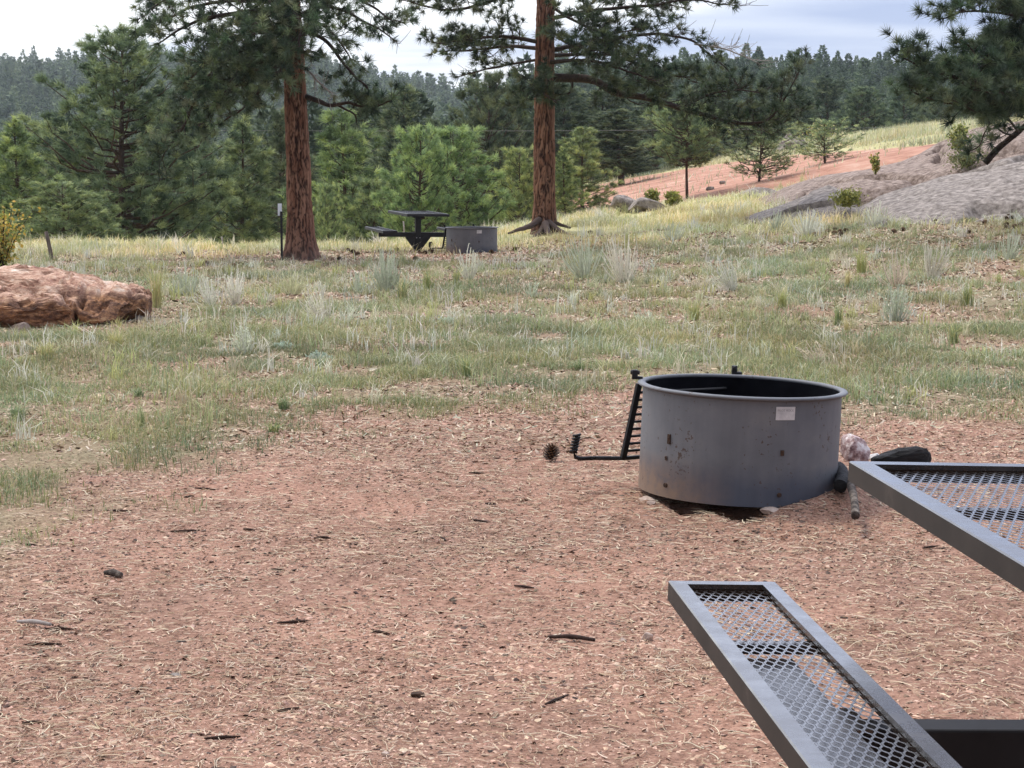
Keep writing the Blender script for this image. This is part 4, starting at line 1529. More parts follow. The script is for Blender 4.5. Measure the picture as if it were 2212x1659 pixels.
for k, (px, top, Y, wpx, form, label) in enumerate([
        (1725, 185, 125, 120, 'tall', 'dark pine at the left end of the dry meadow'),
        (1790, 165, 140, 130, 'tall_b', 'tall pine behind the thin airy one by the meadow'),
        (1868, 185, 122, 150, 'big', 'broad dark pine above the middle of the dry meadow'),
        (1950, 178, 130, 140, 'cone_b', 'dense pine above the right half of the dry meadow'),
        (2035, 190, 126, 150, 'big', 'broad pine above the meadow behind the leaning pine'),
        (2110, 170, 132, 140, 'tall', 'dark pine mostly hidden by the leaning pine'),
        (2190, 160, 135, 150, 'tall_b', 'pine behind the leaning pine at the picture edge'),
        (1570, 160, 150, 120, 'tall_b', 'tall dark pine rising above the tip of the long limb'),
        (1665, 150, 160, 110, 'tall', 'slim tall pine right of the long limb, halfway up the slope'),
        (1500, 180, 150, 130, 'tall', 'dark pine seen through the middle of the long limb')]):
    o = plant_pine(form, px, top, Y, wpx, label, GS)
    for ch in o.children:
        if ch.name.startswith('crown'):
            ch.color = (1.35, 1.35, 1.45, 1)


# --- wooded hills: too many trees to count, one object for each wood
def far_tree(seed, n, fw, base=.12, ex=.66):
    g = np.random.default_rng(seed)
    f = g.uniform(0, 1, n) ** 1.1
    z = base + (1 - base) * f
    r = (1 - f) ** ex * .16 * g.uniform(.35, 1.15, n) * (1 - .4 * np.exp(-f * 8)) + .008
    a = g.uniform(0, 6.28, n)
    p = np.column_stack([r * np.cos(a), r * np.sin(a), z])
    o = np.column_stack([np.cos(a), np.sin(a), g.uniform(-.2, .9, n)]) + g.normal(0, .3, (n, 3))
    o[:, 2] += .9 * f ** 3
    o = unit(o)
    s = unit(np.cross(o, g.normal(size=(n, 3))))
    L = (fw * g.uniform(.6, 1.3, n) * (1.1 - .6 * f))[:, None]
    V = np.stack([p - s * L * .45, p + s * L * .45, p + o * L * 1.15], 1).reshape(-1, 3)
    c = np.clip(g.normal(.33, .22, n), 0, 1)
    # stem
    t = np.array([[-.006, 0, -.1], [.006, 0, -.1], [0, 0, .8], [0, -.006, -.1], [0, .006, -.1], [0, 0, .8]])
    V = np.vstack([V, t])
    c = np.concatenate([c, [-.2, -.2]])
    return V, c


def forest(name, pts, H, lods, bright=0.0):
    Vs, Cs = [], []
    kinds = rng.integers(0, len(lods), len(pts))
    for k, (V0, c0) in enumerate(lods):
        sel = np.where(kinds == k)[0]
        if not len(sel):
            continue
        p, h = pts[sel], H[sel]
        a = rng.uniform(0, 6.28, len(sel))
        ca, sa = np.cos(a), np.sin(a)
        wd = h * rng.uniform(.8, 1.45, len(sel))
        X = (V0[None, :, 0] * ca[:, None] - V0[None, :, 1] * sa[:, None]) * wd[:, None] + p[:, None, 0]
        Y = (V0[None, :, 0] * sa[:, None] + V0[None, :, 1] * ca[:, None]) * wd[:, None] + p[:, None, 1]
        Z = V0[None, :, 2] * h[:, None] + p[:, None, 2]
        Vs.append(np.stack([X, Y, Z], -1).reshape(-1, 3))
        t = np.clip(c0[None, :] + rng.normal(bright, .14, (len(sel), 1)), 0, 1)[..., None]
        col = np.where(t < .5, NEEDLE_DARK + (NEEDLE_MID - NEEDLE_DARK) * t * 2, NEEDLE_MID + (NEEDLE_LITE - NEEDLE_MID) * (t - .5) * 2)
        Cs.append(np.repeat(col.reshape(-1, 3), 3, 0))
    V, C = np.vstack(Vs), np.vstack(Cs)
    T = np.arange(len(V)).reshape(-1, 3)
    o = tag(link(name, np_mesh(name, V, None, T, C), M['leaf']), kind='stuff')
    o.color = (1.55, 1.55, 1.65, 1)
    return o


def wood_points(n, y0, y1, u0, u1, pw=1.0):
    y = (y0 ** 2 + (y1 ** 2 - y0 ** 2) * rng.uniform(0, 1, n) ** pw) ** .5
    u = rng.uniform(u0, u1, n)
    x = u * y
    return np.column_stack([x, y, terrain(x, y) - .2])


hi = [far_tree(20 + k, 1500, .050, .08) for k in range(5)]
mid = [far_tree(30 + k, 800, .065) for k in range(6)]
lo = [far_tree(40 + k, 220, .11) for k in range(5)]
p = wood_points(620, 92, 230, -.36, .36)
keep = ~((p[:, 1] < 150) & (p[:, 0] > 1.5))
p = p[keep]
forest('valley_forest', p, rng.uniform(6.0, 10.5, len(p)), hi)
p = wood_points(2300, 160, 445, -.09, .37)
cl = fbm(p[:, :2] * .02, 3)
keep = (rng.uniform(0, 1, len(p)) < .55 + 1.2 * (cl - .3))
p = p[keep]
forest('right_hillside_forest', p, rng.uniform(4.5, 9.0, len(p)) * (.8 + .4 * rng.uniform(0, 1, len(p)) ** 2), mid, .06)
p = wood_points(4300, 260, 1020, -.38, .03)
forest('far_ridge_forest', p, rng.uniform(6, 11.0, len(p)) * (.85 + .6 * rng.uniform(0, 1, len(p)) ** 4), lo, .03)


# ------------------------------------------------------------------ rocks
def sphere_grid(nu, nv, e1=.8, e2=.8):
    u = np.linspace(-math.pi / 2, math.pi / 2, nv)
    v = np.arange(nu) / nu * 2 * math.pi - math.pi
    U, Vv = np.meshgrid(u, v, indexing='ij')
    p = lambda a, e: np.sign(a) * np.abs(a) ** e
    x = p(np.cos(U), e1) * p(np.cos(Vv), e2)
    y = p(np.cos(U), e1) * p(np.sin(Vv), e2)
    z = p(np.sin(U), e1)
    i = np.arange(nv - 1)[:, None] * nu
    j = np.arange(nu)[None, :]
    k = (j + 1) % nu
    Q = np.stack([i + j, i + k, i + nu + k, i + nu + j], -1).reshape(-1, 4)
    return np.stack([x, y, z], -1).reshape(-1, 3), Q


def rock(name, label, cat, loc, size, mat, seed, group=None, rough=.22, e=.8, freq=1.6, rot=0, res=40):
    V, Q = sphere_grid(res, res // 2 + 4, e, e)
    d = fbm(V * freq + seed * 7.7, 4) - .5
    facet = vnoise(V * freq * .7 + seed * 3.1)
    V = chop(V, rand_planes(seed, 16, .62, .92))
    V = V * (1 + rough * 1.1 * d + rough * .5 * (np.round(facet * 4) / 4 - .5))[:, None]
    V = V * np.array(size) / 2
    c, s = math.cos(rot), math.sin(rot)
    V = V @ np.array([[c, s, 0], [-s, c, 0], [0, 0, 1]])
    o = link(name, np_mesh(name, V, Q, smooth=True), mat)
    o.location = loc
    es = o.modifiers.new('edge', 'EDGE_SPLIT')
    es.split_angle = R(38)
    return tag(o, label, cat, group)


def chop(P, planes):
    for n, d in planes:
        n = np.array(n, float)
        n /= np.linalg.norm(n)
        e = P @ n - d
        P = P - np.maximum(e, 0)[:, None] * n * .96
    return P


def rand_planes(seed, k, lo, hi):
    g = np.random.default_rng(seed)
    return [(unit(g.normal(size=3)), g.uniform(lo, hi)) for _ in range(k)]


# big boulder at the left
def build_boulder():
    nu, nv = 320, 190
    V, Q = sphere_grid(nu, nv, .38, .55)
    L, Dp, H = 3.3, 1.9, .49
    P = V * np.array([L / 2, Dp / 2, H / 2]) + np.array([0, 0, H / 2])
    xr = P[:, 0] / (L / 2)
    # top drops towards the right end
    P[:, 2] *= 1.05 - .30 * sstep(.25, .98, xr) + .06 * np.sin(xr * 5)
    und = (1 - sstep(.05, .30, P[:, 2]))
    P[:, 1] += und * .14 * (P[:, 1] < 0) * (1 + .6 * np.sin(P[:, 0] * 3.0))
    # layered chipped surface
    lay = P[:, 2] * 15 + fbm(P * 1.6, 3) * 6 + P[:, 0] * .9
    step = (lay - np.floor(lay))
    n = unit(V * np.array([1 / L, 1 / Dp, 1 / H]))
    P[:, 2] -= H / 2
    P = chop(P, [((.05, -.28, 1), .225), ((.30, .05, 1), .50), ((-.1, -1, .25), .80), ((.28, -1, .05), .93), ((.9, -.45, .1), 1.42), ((.75, -.2, .75), 1.27),
                 ((.1, -.75, .8), .56), ((-.4, -.8, .5), .86), ((.2, -.9, -.6), .84), ((.5, -.5, .9), .70), ((.02, -1, -.35), .80)])
    P[:, 2] += H / 2
    d = .022 * (fbm(P * 2.4 + 3, 5) - .5) * 2 + .036 * sstep(.05, .40, step) + .040 * (fbm(P * 8 + 8, 4) - .5) * 2 + .02 * (np.abs(fbm(P * 4 + 30, 3) - .5) * 4 - .5)
    cav = fbm(P * np.array([1.7, 1.7, 3.2]) + 60, 3)
    d = d - .10 * sstep(.52, .66, cav) * sstep(-.2, .1, -P[:, 1]) * (1 - sstep(.40, .50, P[:, 2]))
    # the upright split near the right end
    ck = P[:, 0] - 1.08 - .03 * np.sin(P[:, 2] * 9)
    front = sstep(-.1, .2, -P[:, 1])
    d = d - .16 * np.exp(-(ck / .028) ** 2) * front - .085 * sstep(0, .02, ck) * front * (1 - sstep(.46, .50, P[:, 2] + .25 * sstep(0, .5, ck)))
    q_ = fbm(P * np.array([2.0, 2.0, 3.5]) + 140, 3)
    d = d + .16 * (np.floor(q_ * 9) / 9 - .5)
    P = P + n * d[:, None]
    m, nt, ns, ln, b = new_mat('orange_granite')
    tc = N(nt, 'ShaderNodeTexCoord')
    mp = N(nt, 'ShaderNodeMapping')
    mp.inputs['Scale'].default_value = (1, 1, 2.2)
    ln.new(tc.outputs['Object'], mp.inputs[0])
    n1 = N(nt, 'ShaderNodeTexNoise', i_Scale=7.0, i_Detail=12.0, i_Roughness=.78)
    ln.new(mp.outputs[0], n1.inputs['Vector'])
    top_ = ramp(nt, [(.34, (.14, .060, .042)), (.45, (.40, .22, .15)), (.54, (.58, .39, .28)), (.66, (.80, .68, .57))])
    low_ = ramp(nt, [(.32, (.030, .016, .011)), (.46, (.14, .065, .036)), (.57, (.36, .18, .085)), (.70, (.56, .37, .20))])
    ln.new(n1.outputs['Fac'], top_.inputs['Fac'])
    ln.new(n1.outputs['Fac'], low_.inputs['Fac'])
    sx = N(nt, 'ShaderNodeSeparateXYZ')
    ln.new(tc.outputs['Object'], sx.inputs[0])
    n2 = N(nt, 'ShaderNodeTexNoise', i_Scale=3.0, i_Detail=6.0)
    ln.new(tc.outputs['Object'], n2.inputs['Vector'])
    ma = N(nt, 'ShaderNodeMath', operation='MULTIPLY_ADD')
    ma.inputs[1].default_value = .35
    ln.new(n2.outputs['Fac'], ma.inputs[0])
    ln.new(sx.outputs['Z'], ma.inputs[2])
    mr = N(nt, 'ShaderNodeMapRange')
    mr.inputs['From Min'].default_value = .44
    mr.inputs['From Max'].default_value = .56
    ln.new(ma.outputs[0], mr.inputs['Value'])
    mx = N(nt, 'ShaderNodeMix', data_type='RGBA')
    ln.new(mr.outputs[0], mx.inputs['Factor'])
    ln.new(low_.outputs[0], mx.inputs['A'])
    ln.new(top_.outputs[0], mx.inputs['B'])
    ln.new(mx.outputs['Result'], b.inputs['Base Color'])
    b.inputs['Roughness'].default_value = .95
    bp = N(nt, 'ShaderNodeBump', i_Strength=.9, i_Distance=.03)
    n3 = N(nt, 'ShaderNodeTexNoise', i_Scale=18.0, i_Detail=8.0, i_Roughness=.7)
    ln.new(mp.outputs[0], n3.inputs['Vector'])
    ln.new(n3.outputs['Fac'], bp.inputs['Height'])
    ln.new(bp.outputs[0], b.inputs['Normal'])
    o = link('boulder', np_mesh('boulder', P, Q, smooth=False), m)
    g = on_ground(200, 706)
    xe = W(306, 640, 18.9).x
    o.location = (xe - L / 2 + .02, g.y + .80, g.z - .05)
    o.modifiers.new('edge', 'EDGE_SPLIT').split_angle = R(42)
    tag(o, 'big orange and pink boulder with a split right end, left of the dry grass', 'boulder')


build_boulder()


def slab(label, Y0, Y1, prof, mat, seed, amp=.10, group='granite slabs of the outcrop', back=5.0, sharp=.6):
    """whaleback: front foot at Y0, crest line at Y1 following prof as seen from the clearing"""
    pts = np.array([W(a, b, Y1) for a, b in prof])
    nx, ny = 260, 120
    xs = np.linspace(pts[0, 0], pts[-1, 0], nx)
    zc = np.interp(xs, pts[:, 0], pts[:, 2])
    t = np.linspace(0, 1, ny)
    yy = Y0 + (Y1 + back - Y0) * t
    X, Y = np.meshgrid(xs, yy)
    g = terrain(X, Y) - .25
    f = np.clip((Y - Y0) / (Y1 - Y0), 0, 1)
    h = f ** sharp * (1.25 - .25 * f)
    bk = np.clip((Y - Y1) / back, 0, 1)
    cap = np.where(Y <= Y1, h, 1 - bk ** 1.6)
    zg = np.interp(xs, xs, np.full(nx, 0))
    gz = terrain(X, np.full_like(X, Y0)) - .15
    Z = gz + (zc[None, :] - gz) * cap
    p = np.column_stack([X.ravel(), Y.ravel(), Z.ravel()])
    n1 = fbm(p * .55 + seed * 11, 5) - .5
    n2 = fbm(p * 1.5 + seed * 5, 4) - .5
    # joints running along the slab
    w = (p[:, 2] - .34 * p[:, 0] - .12 * p[:, 1]) * .75 + 1.1 * fbm(p * .35 + seed, 3)
    jt = np.exp(-((w - np.round(w)) / .03) ** 2)
    p[:, 2] += .16 * (np.floor(w * 1.0 + .5) - w) * (amp / .13)
    p[:, 2] += amp * (1.5 * n1 + .5 * n2 + .18 * (fbm(p * 5, 3) - .5)) - amp * 2.2 * jt
    i = np.arange(ny - 1)[:, None] * nx + np.arange(nx - 1)[None, :]
    q = np.stack([i, i + 1, i + nx + 1, i + nx], -1).reshape(-1, 4)
    # underside closes the rock below the ground
    low = p.copy()
    low[:, 2] -= 1.2
    k = nx * ny
    edge = []
    loop = list(range(nx)) + [nx * r + nx - 1 for r in range(1, ny)] + [nx * (ny - 1) + c for c in range(nx - 2, -1, -1)] + [nx * r for r in range(ny - 2, 0, -1)]
    for a, b in zip(loop, loop[1:] + loop[:1]):
        edge.append((b, a, a + k, b + k))
    o = link('granite_slab', np_mesh('granite_slab', np.vstack([p, low]), np.vstack([q, q[:, ::-1] + k, np.array(edge)]), smooth=True), mat)
    o.modifiers.new('edge', 'EDGE_SPLIT').split_angle = R(50)
    return tag(o, label, 'rock', group)


slab('broad grey granite slab in front at the right edge of the picture', 32.6, 36.5,
     [(1795, 474), (1840, 452), (1900, 420), (2000, 388), (2100, 360), (2212, 330), (2330, 300), (2520, 290)], M['granite'], 1, .13, back=1.3)
slab('pinkish granite slab rising behind the broad grey one', 38.0, 42.5,
     [(1640, 440), (1670, 424), (1710, 408), (1790, 384), (1850, 374), (1900, 366), (1960, 350), (2010, 325), (2050, 298), (2110, 274), (2160, 266), (2212, 262), (2420, 240)], M['granite_pink'], 2, .12, sharp=.28)
slab('low dark granite ledge left of the broad grey slab', 35.2, 38.2,
     [(1610, 466), (1650, 452), (1700, 436), (1750, 416), (1785, 405), (1805, 412), (1830, 440), (1850, 462)], M['granite'], 3, .09, sharp=.45, back=2.0)
for k, (px, py, Y, w_, h_, lab, mt) in enumerate([
        (1352, 440, 46.5, 70, 30, 'dark flat rock at the left foot of the red slope', 'granite'),
        (1392, 446, 45.8, 90, 30, 'low rounded rock in dry grass below the red slope', 'granite'),
        (1522, 447, 46.0, 70, 22, 'half-buried rock under the bare-trunked sapling', 'granite_pink'),
        (1632, 428, 46.0, 110, 34, 'long grey rock below the open airy young pine', 'granite'),
        (1712, 318, 80.0, 64, 34, 'round-topped rock at the head of the red slope', 'granite'),
        (1703, 300, 81.5, 22, 22, 'small round rock perched above the red slope', 'granite'),
        (1905, 296, 88.0, 26, 12, 'small grey rock in the middle of the dry meadow', 'granite'),
        (1535, 392, 58.0, 20, 9, 'small dark rock on the red slope, lower one of two right of the sapling', 'granite'),
        (1562, 378, 61.0, 17, 9, 'small dark rock on the red slope, upper one of two right of the sapling', 'granite'),
        (1600, 410, 52.0, 26, 10, 'small dark rock on the red slope in front of the airy young pine', 'granite')]):
    c = W(px, py, Y)
    if lab.startswith('small dark'):
        c.z = tz(c.x, c.y) + .03
    rock('boulder', lab, 'boulder', c, (w_ * Y / F, w_ * .8 * Y / F, h_ * 1.35 * Y / F), M[mt], 30 + k, 'boulders by the red slope', .16)

# stones, coals and scraps on the dirt
rg = 'small stones lying on the dirt'
for k, (px, py, w_, h_, mt, lab) in enumerate([
        (1398, 1378, 38, 34, 'pebble', 'pinkish stone left of the picnic bench, largest on the open dirt'),
        (1345, 1380, 22, 12, 'pebble', 'small pale stone beside the pinkish one left of the bench'),
        (902, 1494, 40, 24, 'rust', 'reddish brown lump on the open dirt near the bottom centre'),
        (833, 1626, 30, 20, 'pebble', 'small pink stone at the bottom edge of the dirt'),
        (912, 750, 48, 26, 'granite_pink', 'pink stone among the grass left of the green tuft'),
        (44, 712, 60, 34, 'granite_pink', 'small orange rock in front of the big boulder'),
        (1408, 1100, 30, 12, 'pebble', 'flat stone beside the hollow under the fire ring'),
        (1665, 1113, 80, 20, 'pebble', 'flat pale stone under the front of the fire ring'),
        (1240, 1380, 10, 8, 'pebble', 'tiny pebble by the dark stick on the open dirt'),
        (380, 1459, 36, 14, 'granite', 'grey chip of stone on the open dirt at the left'),
        (300, 690, 40, 20, 'granite', 'grey stone at the right foot of the big boulder')]):
    g = on_ground(px, py)
    s = g.y / F * .8
    rock('stone', lab, 'stone', g + Vector((0, 0, h_ * s * .22)), (w_ * s, w_ * s * .8, h_ * s), M[mt], 60 + k, rg, .2, .75, 1.3)
c = Vector((RING_X - .415, RING_Y - .19, .012))
rock('stone', 'pale stone wedged under the left side of the near fire ring', 'stone', c, (.10, .08, .058), M['pebble'], 81, rg, .2, .7)
c = W(1846, 972, 9.05)
rock('quartz_rock', 'pink and white quartz rock beside the near fire ring', 'rock', c, (.16, .13, .165), M['quartz'], 83, None, .24, .7, 1.5)
c = W(1886, 988, 9.10)
rock('quartz_rock', 'small white rock between the pink quartz and the charred log', 'rock', c, (.075, .06, .045), M['quartz_white'], 84, None, .2, .75)


def log(name, label, cat, pts, rad, mat, seed, group=None, sides=14, parent=None):
    P = smooth_path(pts, 10)
    n = len(P)
    mb = MB().tube(P, rad if not hasattr(rad, '__len__') else np.interp(np.linspace(0, 1, n), np.linspace(0, 1, len(rad)), rad), sides)
    V = np.vstack(mb.V)
    nz = fbm(V * 28 + seed, 3) - .5
    r = np.mean(rad) if hasattr(rad, '__len__') else rad
    mb.V = [V + (nz * r * .5)[:, None] * unit(rng.normal(size=V.shape) * .25 + np.array([0, 0, 1.0]))]
    return tag(mb.build(name, mat, None, smooth=True), label, cat, group)


def burnt_log():
    V, Q = sphere_grid(60, 30, .55, .6)
    V = V * np.array([.135, .055, .042])
    V[:, 2] *= 1 + .35 * (V[:, 0] / .135)
    V = V + unit(V) * ((fbm(V * np.array([14, 34, 34]), 4) - .5) * .045 + .016 * (np.floor(fbm(V * 22 + 9, 2) * 6) / 6 - .5))[:, None]
    o = link('charred_log', np_mesh('charred_log', V, Q, smooth=True), M['char'])
    o.location = W(1945, 990, 9.0)
    o.rotation_euler = (0, R(-4), R(8))
    o.modifiers.new('edge', 'EDGE_SPLIT').split_angle = R(35)
    tag(o, 'charred black log lying behind the corner of the near table', 'log')


burnt_log()
a, b_, c_, d_ = W(1822, 1012, 8.75), W(1838, 1050, 8.35), W(1846, 1085, 8.02), W(1848, 1114, 7.80)
log('stick', 'thick barky stick pointing at the viewer, under the near table corner', 'stick', [a, b_, c_, d_], [.017, .019, .016, .018], M['stick'], 3)
log('stick', 'blackened stub leaning against the right side of the near fire ring', 'stick', [W(1812, 1010, 8.8), W(1820, 1030, 8.55), W(1815, 1050, 8.35)], [.03, .032, .03], M['char'], 4)

TW = [(258, 1107), (442, 1055), (408, 1071), (326, 1131), (400, 1150), (68, 1182), (538, 1149), (406, 1016), (693, 1163), (92, 1396), (129, 1365),
      (448, 1315), (632, 1346), (371, 1413), (622, 1529), (555, 1491), (71, 1557), (35, 1576), (1029, 1023), (984, 1047), (1038, 1128), (1034, 1150),
      (958, 1167), (1206, 1155), (1132, 1271), (897, 1318), (700, 1163), (693, 1236), (1059, 1092), (1281, 1446), (1203, 1512), (946, 1611),
      (824, 1371), (1560, 1228), (2010, 1180), (1330, 1130), (600, 1232), (250, 1500), (480, 1590)]
for k, (px, py) in enumerate(TW[::2] + TW[1:12:4]):
    g = on_ground(px, py)
    rs = random.Random(k)
    L = rs.uniform(.02, .062)
    an = rs.gauss(0, .6)
    d = Vector((math.cos(an), math.sin(an), 0)) * L
    z = Vector((0, 0, .005))
    log('twig', 'short dark scrap of bark or twig lying on the bare dirt', 'twig', [g - d + z, g + z * 1.2 + Vector((0, rs.uniform(-.004, .004), 0)), g + d + z], [.003, .0055, .0025], M['twig_dark'], k, 'dark twigs scattered on the dirt', 5)
for px, py, L, mt, lab in ((1234, 1379, .075, 'twig_dark', 'long dark stick lying left of the pinkish stone'), (74, 1359, .06, 'dead_twig', 'short white stick at the left edge of the dirt'),
                           (245, 1252, .035, 'stick', 'thick grey stub of wood on the dirt at the left'),
                           (2030, 596, .0, None, None)):
    if mt:
        g = on_ground(px, py)
        log('stick', lab, 'stick', [g + Vector((-L, .02, .012)), g + Vector((0, 0, .016)), g + Vector((L, -.025, .012))], [.005, .008, .006] if L > .04 else [.008, .014, .010], M[mt], int(px), None, 8)


# ------------------------------------------------------------------ pine cones
def cone_mesh():
    mb = MB()
    V, Q = sphere_grid(12, 10, 1, 1)
    mb.add(V * np.array([.022, .022, .030]), Q, C=(.05, .03, .02))
    n = 110
    for i in range(n):
        f = (i + .5) / n
        ph = i * 2.39996
        lat = math.asin(2 * f - 1)
        rr = .034 * math.cos(lat) ** .8
        z = .040 * math.sin(lat)
        o = np.array([math.cos(ph), math.sin(ph), 0])
        s = np.array([-math.sin(ph), math.cos(ph), 0])
        p = o * rr * .55 + np.array([0, 0, z * .9])
        e = o * (rr + .008) + np.array([0, 0, z + .010 * (.3 + f)])
        w = .010 * (math.cos(lat) * .6 + .4)
        mb.add([p - s * w * .6, p + s * w * .6, e + s * w, e - s * w, e + o * .004 + (0, 0, .004)], [(0, 1, 2, 3)], [(3, 2, 4)],
               C=np.array([(.030, .018, .012)] * 2 + [(.14, .085, .05)] * 2 + [(.36, .26, .16)]))
    return mb.mesh('pine_cone')


CONE = cone_mesh()


def cone(px, py, label, group, sc=1.0, k=0):
    g = on_ground(px, py)
    o = link('pine_cone', CONE, M['cone'])
    o.location = g + Vector((0, 0, .030 * sc))
    rs = random.Random(k + int(px))
    o.rotation_euler = (rs.uniform(1.2, 1.9), rs.uniform(-.4, .4), rs.uniform(0, 6.28))
    o.scale = (sc,) * 3
    return tag(o, label, 'pine cone', group)


g0 = cone(1190, 997, 'pine cone lying alone on the dirt left of the fire ring handle', None, 1.0)
g0.rotation_euler = (R(8), R(12), .4)
g0.location.z += .012
f4 = lambda cx, cy, ox, oy, k: (ox + cx / k / 1.8228, oy + cy / k / 1.8228)
for k, (x, y) in enumerate([(535, 240), (600, 225), (640, 245), (590, 255), (650, 262), (690, 240), (430, 270), (1075, 245), (1150, 232), (1680, 245), (1410, 165), (1620, 140), (1660, 150)]):
    px, py = f4(x, y, 1645.8, 438.9, 2.0736)
    cone(px, py, 'dark pine cone in the grass in front of the granite slab', 'pine cones in front of the granite slab', 1.0, k)
for k, (x, y) in enumerate([(1900, 55), (1960, 70), (2000, 100), (2010, 130), (2060, 60), (2080, 90), (1985, 150), (2040, 140), (2110, 190), (2010, 210), (2060, 205), (1820, 170), (2120, 90), (1940, 130), (2035, 35), (1990, 190)]):
    px, py = f4(x, y, 1645.8, 438.9, 2.0736)
    cone(px, py, 'pine cone in the heap by the slab at the right edge', 'heap of pine cones at the right edge', 1.1, k)
for k, (x, y) in enumerate([(95, 580), (145, 582), (178, 598), (220, 612), (525, 580), (80, 655), (760, 610), (800, 600), (1465, 580), (1275, 600), (575, 655), (680, 655), (1655, 745), (795, 540), (820, 605), (2065, 440)]):
    px, py = f4(x, y, 713.2, 384.0, 2.011)
    cone(px, py, 'pine cone on the worn ground around the far picnic table', 'pine cones around the far picnic table', 1.0, k)
for k, (px, py) in enumerate([(445, 572), (480, 566), (396, 552), (505, 581), (300, 590)]):
    cone(px, py, 'pine cone on the strip of bare ground left of the left red trunk', 'pine cones left of the left trunk', 1.0, k)


# ------------------------------------------------------------------ sage and bunch grass
def sage(px, py, hpx, wpx, n, label, col=(.50, .52, .46), seed=0, lean=0.0, leafy=1.0):
    g = on_ground(px, py)
    s = g.y / F
    H, Wd = hpx * s, wpx * s
    rs = np.random.default_rng(seed + 300)
    mb = MB()
    leafV, leafC = [], []
    for i in range(int(n * 2.4)):
        a = rs.uniform(0, 6.28)
        rr = Wd * .56 * rs.uniform(.05, 1) ** .6
        tip = np.array([math.cos(a) * rr + lean * H, math.sin(a) * rr * .7, H * rs.uniform(.35, 1.08) * (1 - .25 * (rr / (Wd * .5)) ** 2)])
        b0 = np.array([math.cos(a), math.sin(a), 0]) * rr * .22
        t = np.linspace(0, 1, 6)[:, None]
        mid = b0 + (tip - b0) * .5 + np.array([math.cos(a), math.sin(a), 0]) * rr * .16 + rs.normal(0, .035, 3)
        P = (1 - t) ** 2 * b0 + 2 * t * (1 - t) * mid + t * t * tip
        c = np.array(col) * np.array([1.42, 1.35, 1.25]) * rs.uniform(.8, 1.1)
        w0 = max(.004, 1.15 * s)
        mb.tube(P, np.linspace(w0, w0 * .55, 6), 4, C=c, cap=False)
        m = int(14 * leafy)
        tt = rs.uniform(.12, 1, m)
        q = np.array([[np.interp(u_, t[:, 0], P[:, k]) for k in range(3)] for u_ in tt])
        d = unit(rs.normal(size=(m, 3)) * (1, 1, .5) + (0, 0, .8))
        sd = unit(np.cross(d, rs.normal(size=(m, 3))))
        L = rs.uniform(.012, .030, m)[:, None]
        leafV.append(np.stack([q - sd * .007, q + sd * .007, q + d * L], 1).reshape(-1, 3))
        leafC.append(np.repeat(c * rs.uniform(.75, 1.15, (m, 1)) * np.array([.95, 1.02, .92]), 3, 0))
    o = tag(mb.build('sage_clump', M['litter']), label, 'sage', 'pale sage clumps in the grass')
    o.name = 'sage_clump'
    o.location = g - Vector((0, 0, .02))
    if leafV:
        V = np.vstack(leafV)
        link('leaves', np_mesh('leaves', V, None, np.arange(len(V)).reshape(-1, 3), np.vstack(leafC)), M['grass'], o)


def bunch(px, py, hpx, wpx, n, label, pal, seed=0, group='grass tufts standing out in the clearing'):
    g = on_ground(px, py)
    s = g.y / F
    H, Wd = hpx * s, wpx * s
    a = rng.uniform(0, 6.28, n)
    r = Wd * .16 * rng.uniform(0, 1, n) ** .5
    P = np.column_stack([np.cos(a) * r, np.sin(a) * r, np.zeros(n) - .01])
    V, q, t, C = blades(P, H * rng.uniform(.55, 1.1, n), np.full(n, max(.0045, s * 1.1)), pick(pal, n), Wd / H * .42, .7)
    o = link('grass_tuft', np_mesh('grass_tuft', V, q, t, C), M['grass'])
    o.location = g
    tag(o, label, 'grass tuft', group)


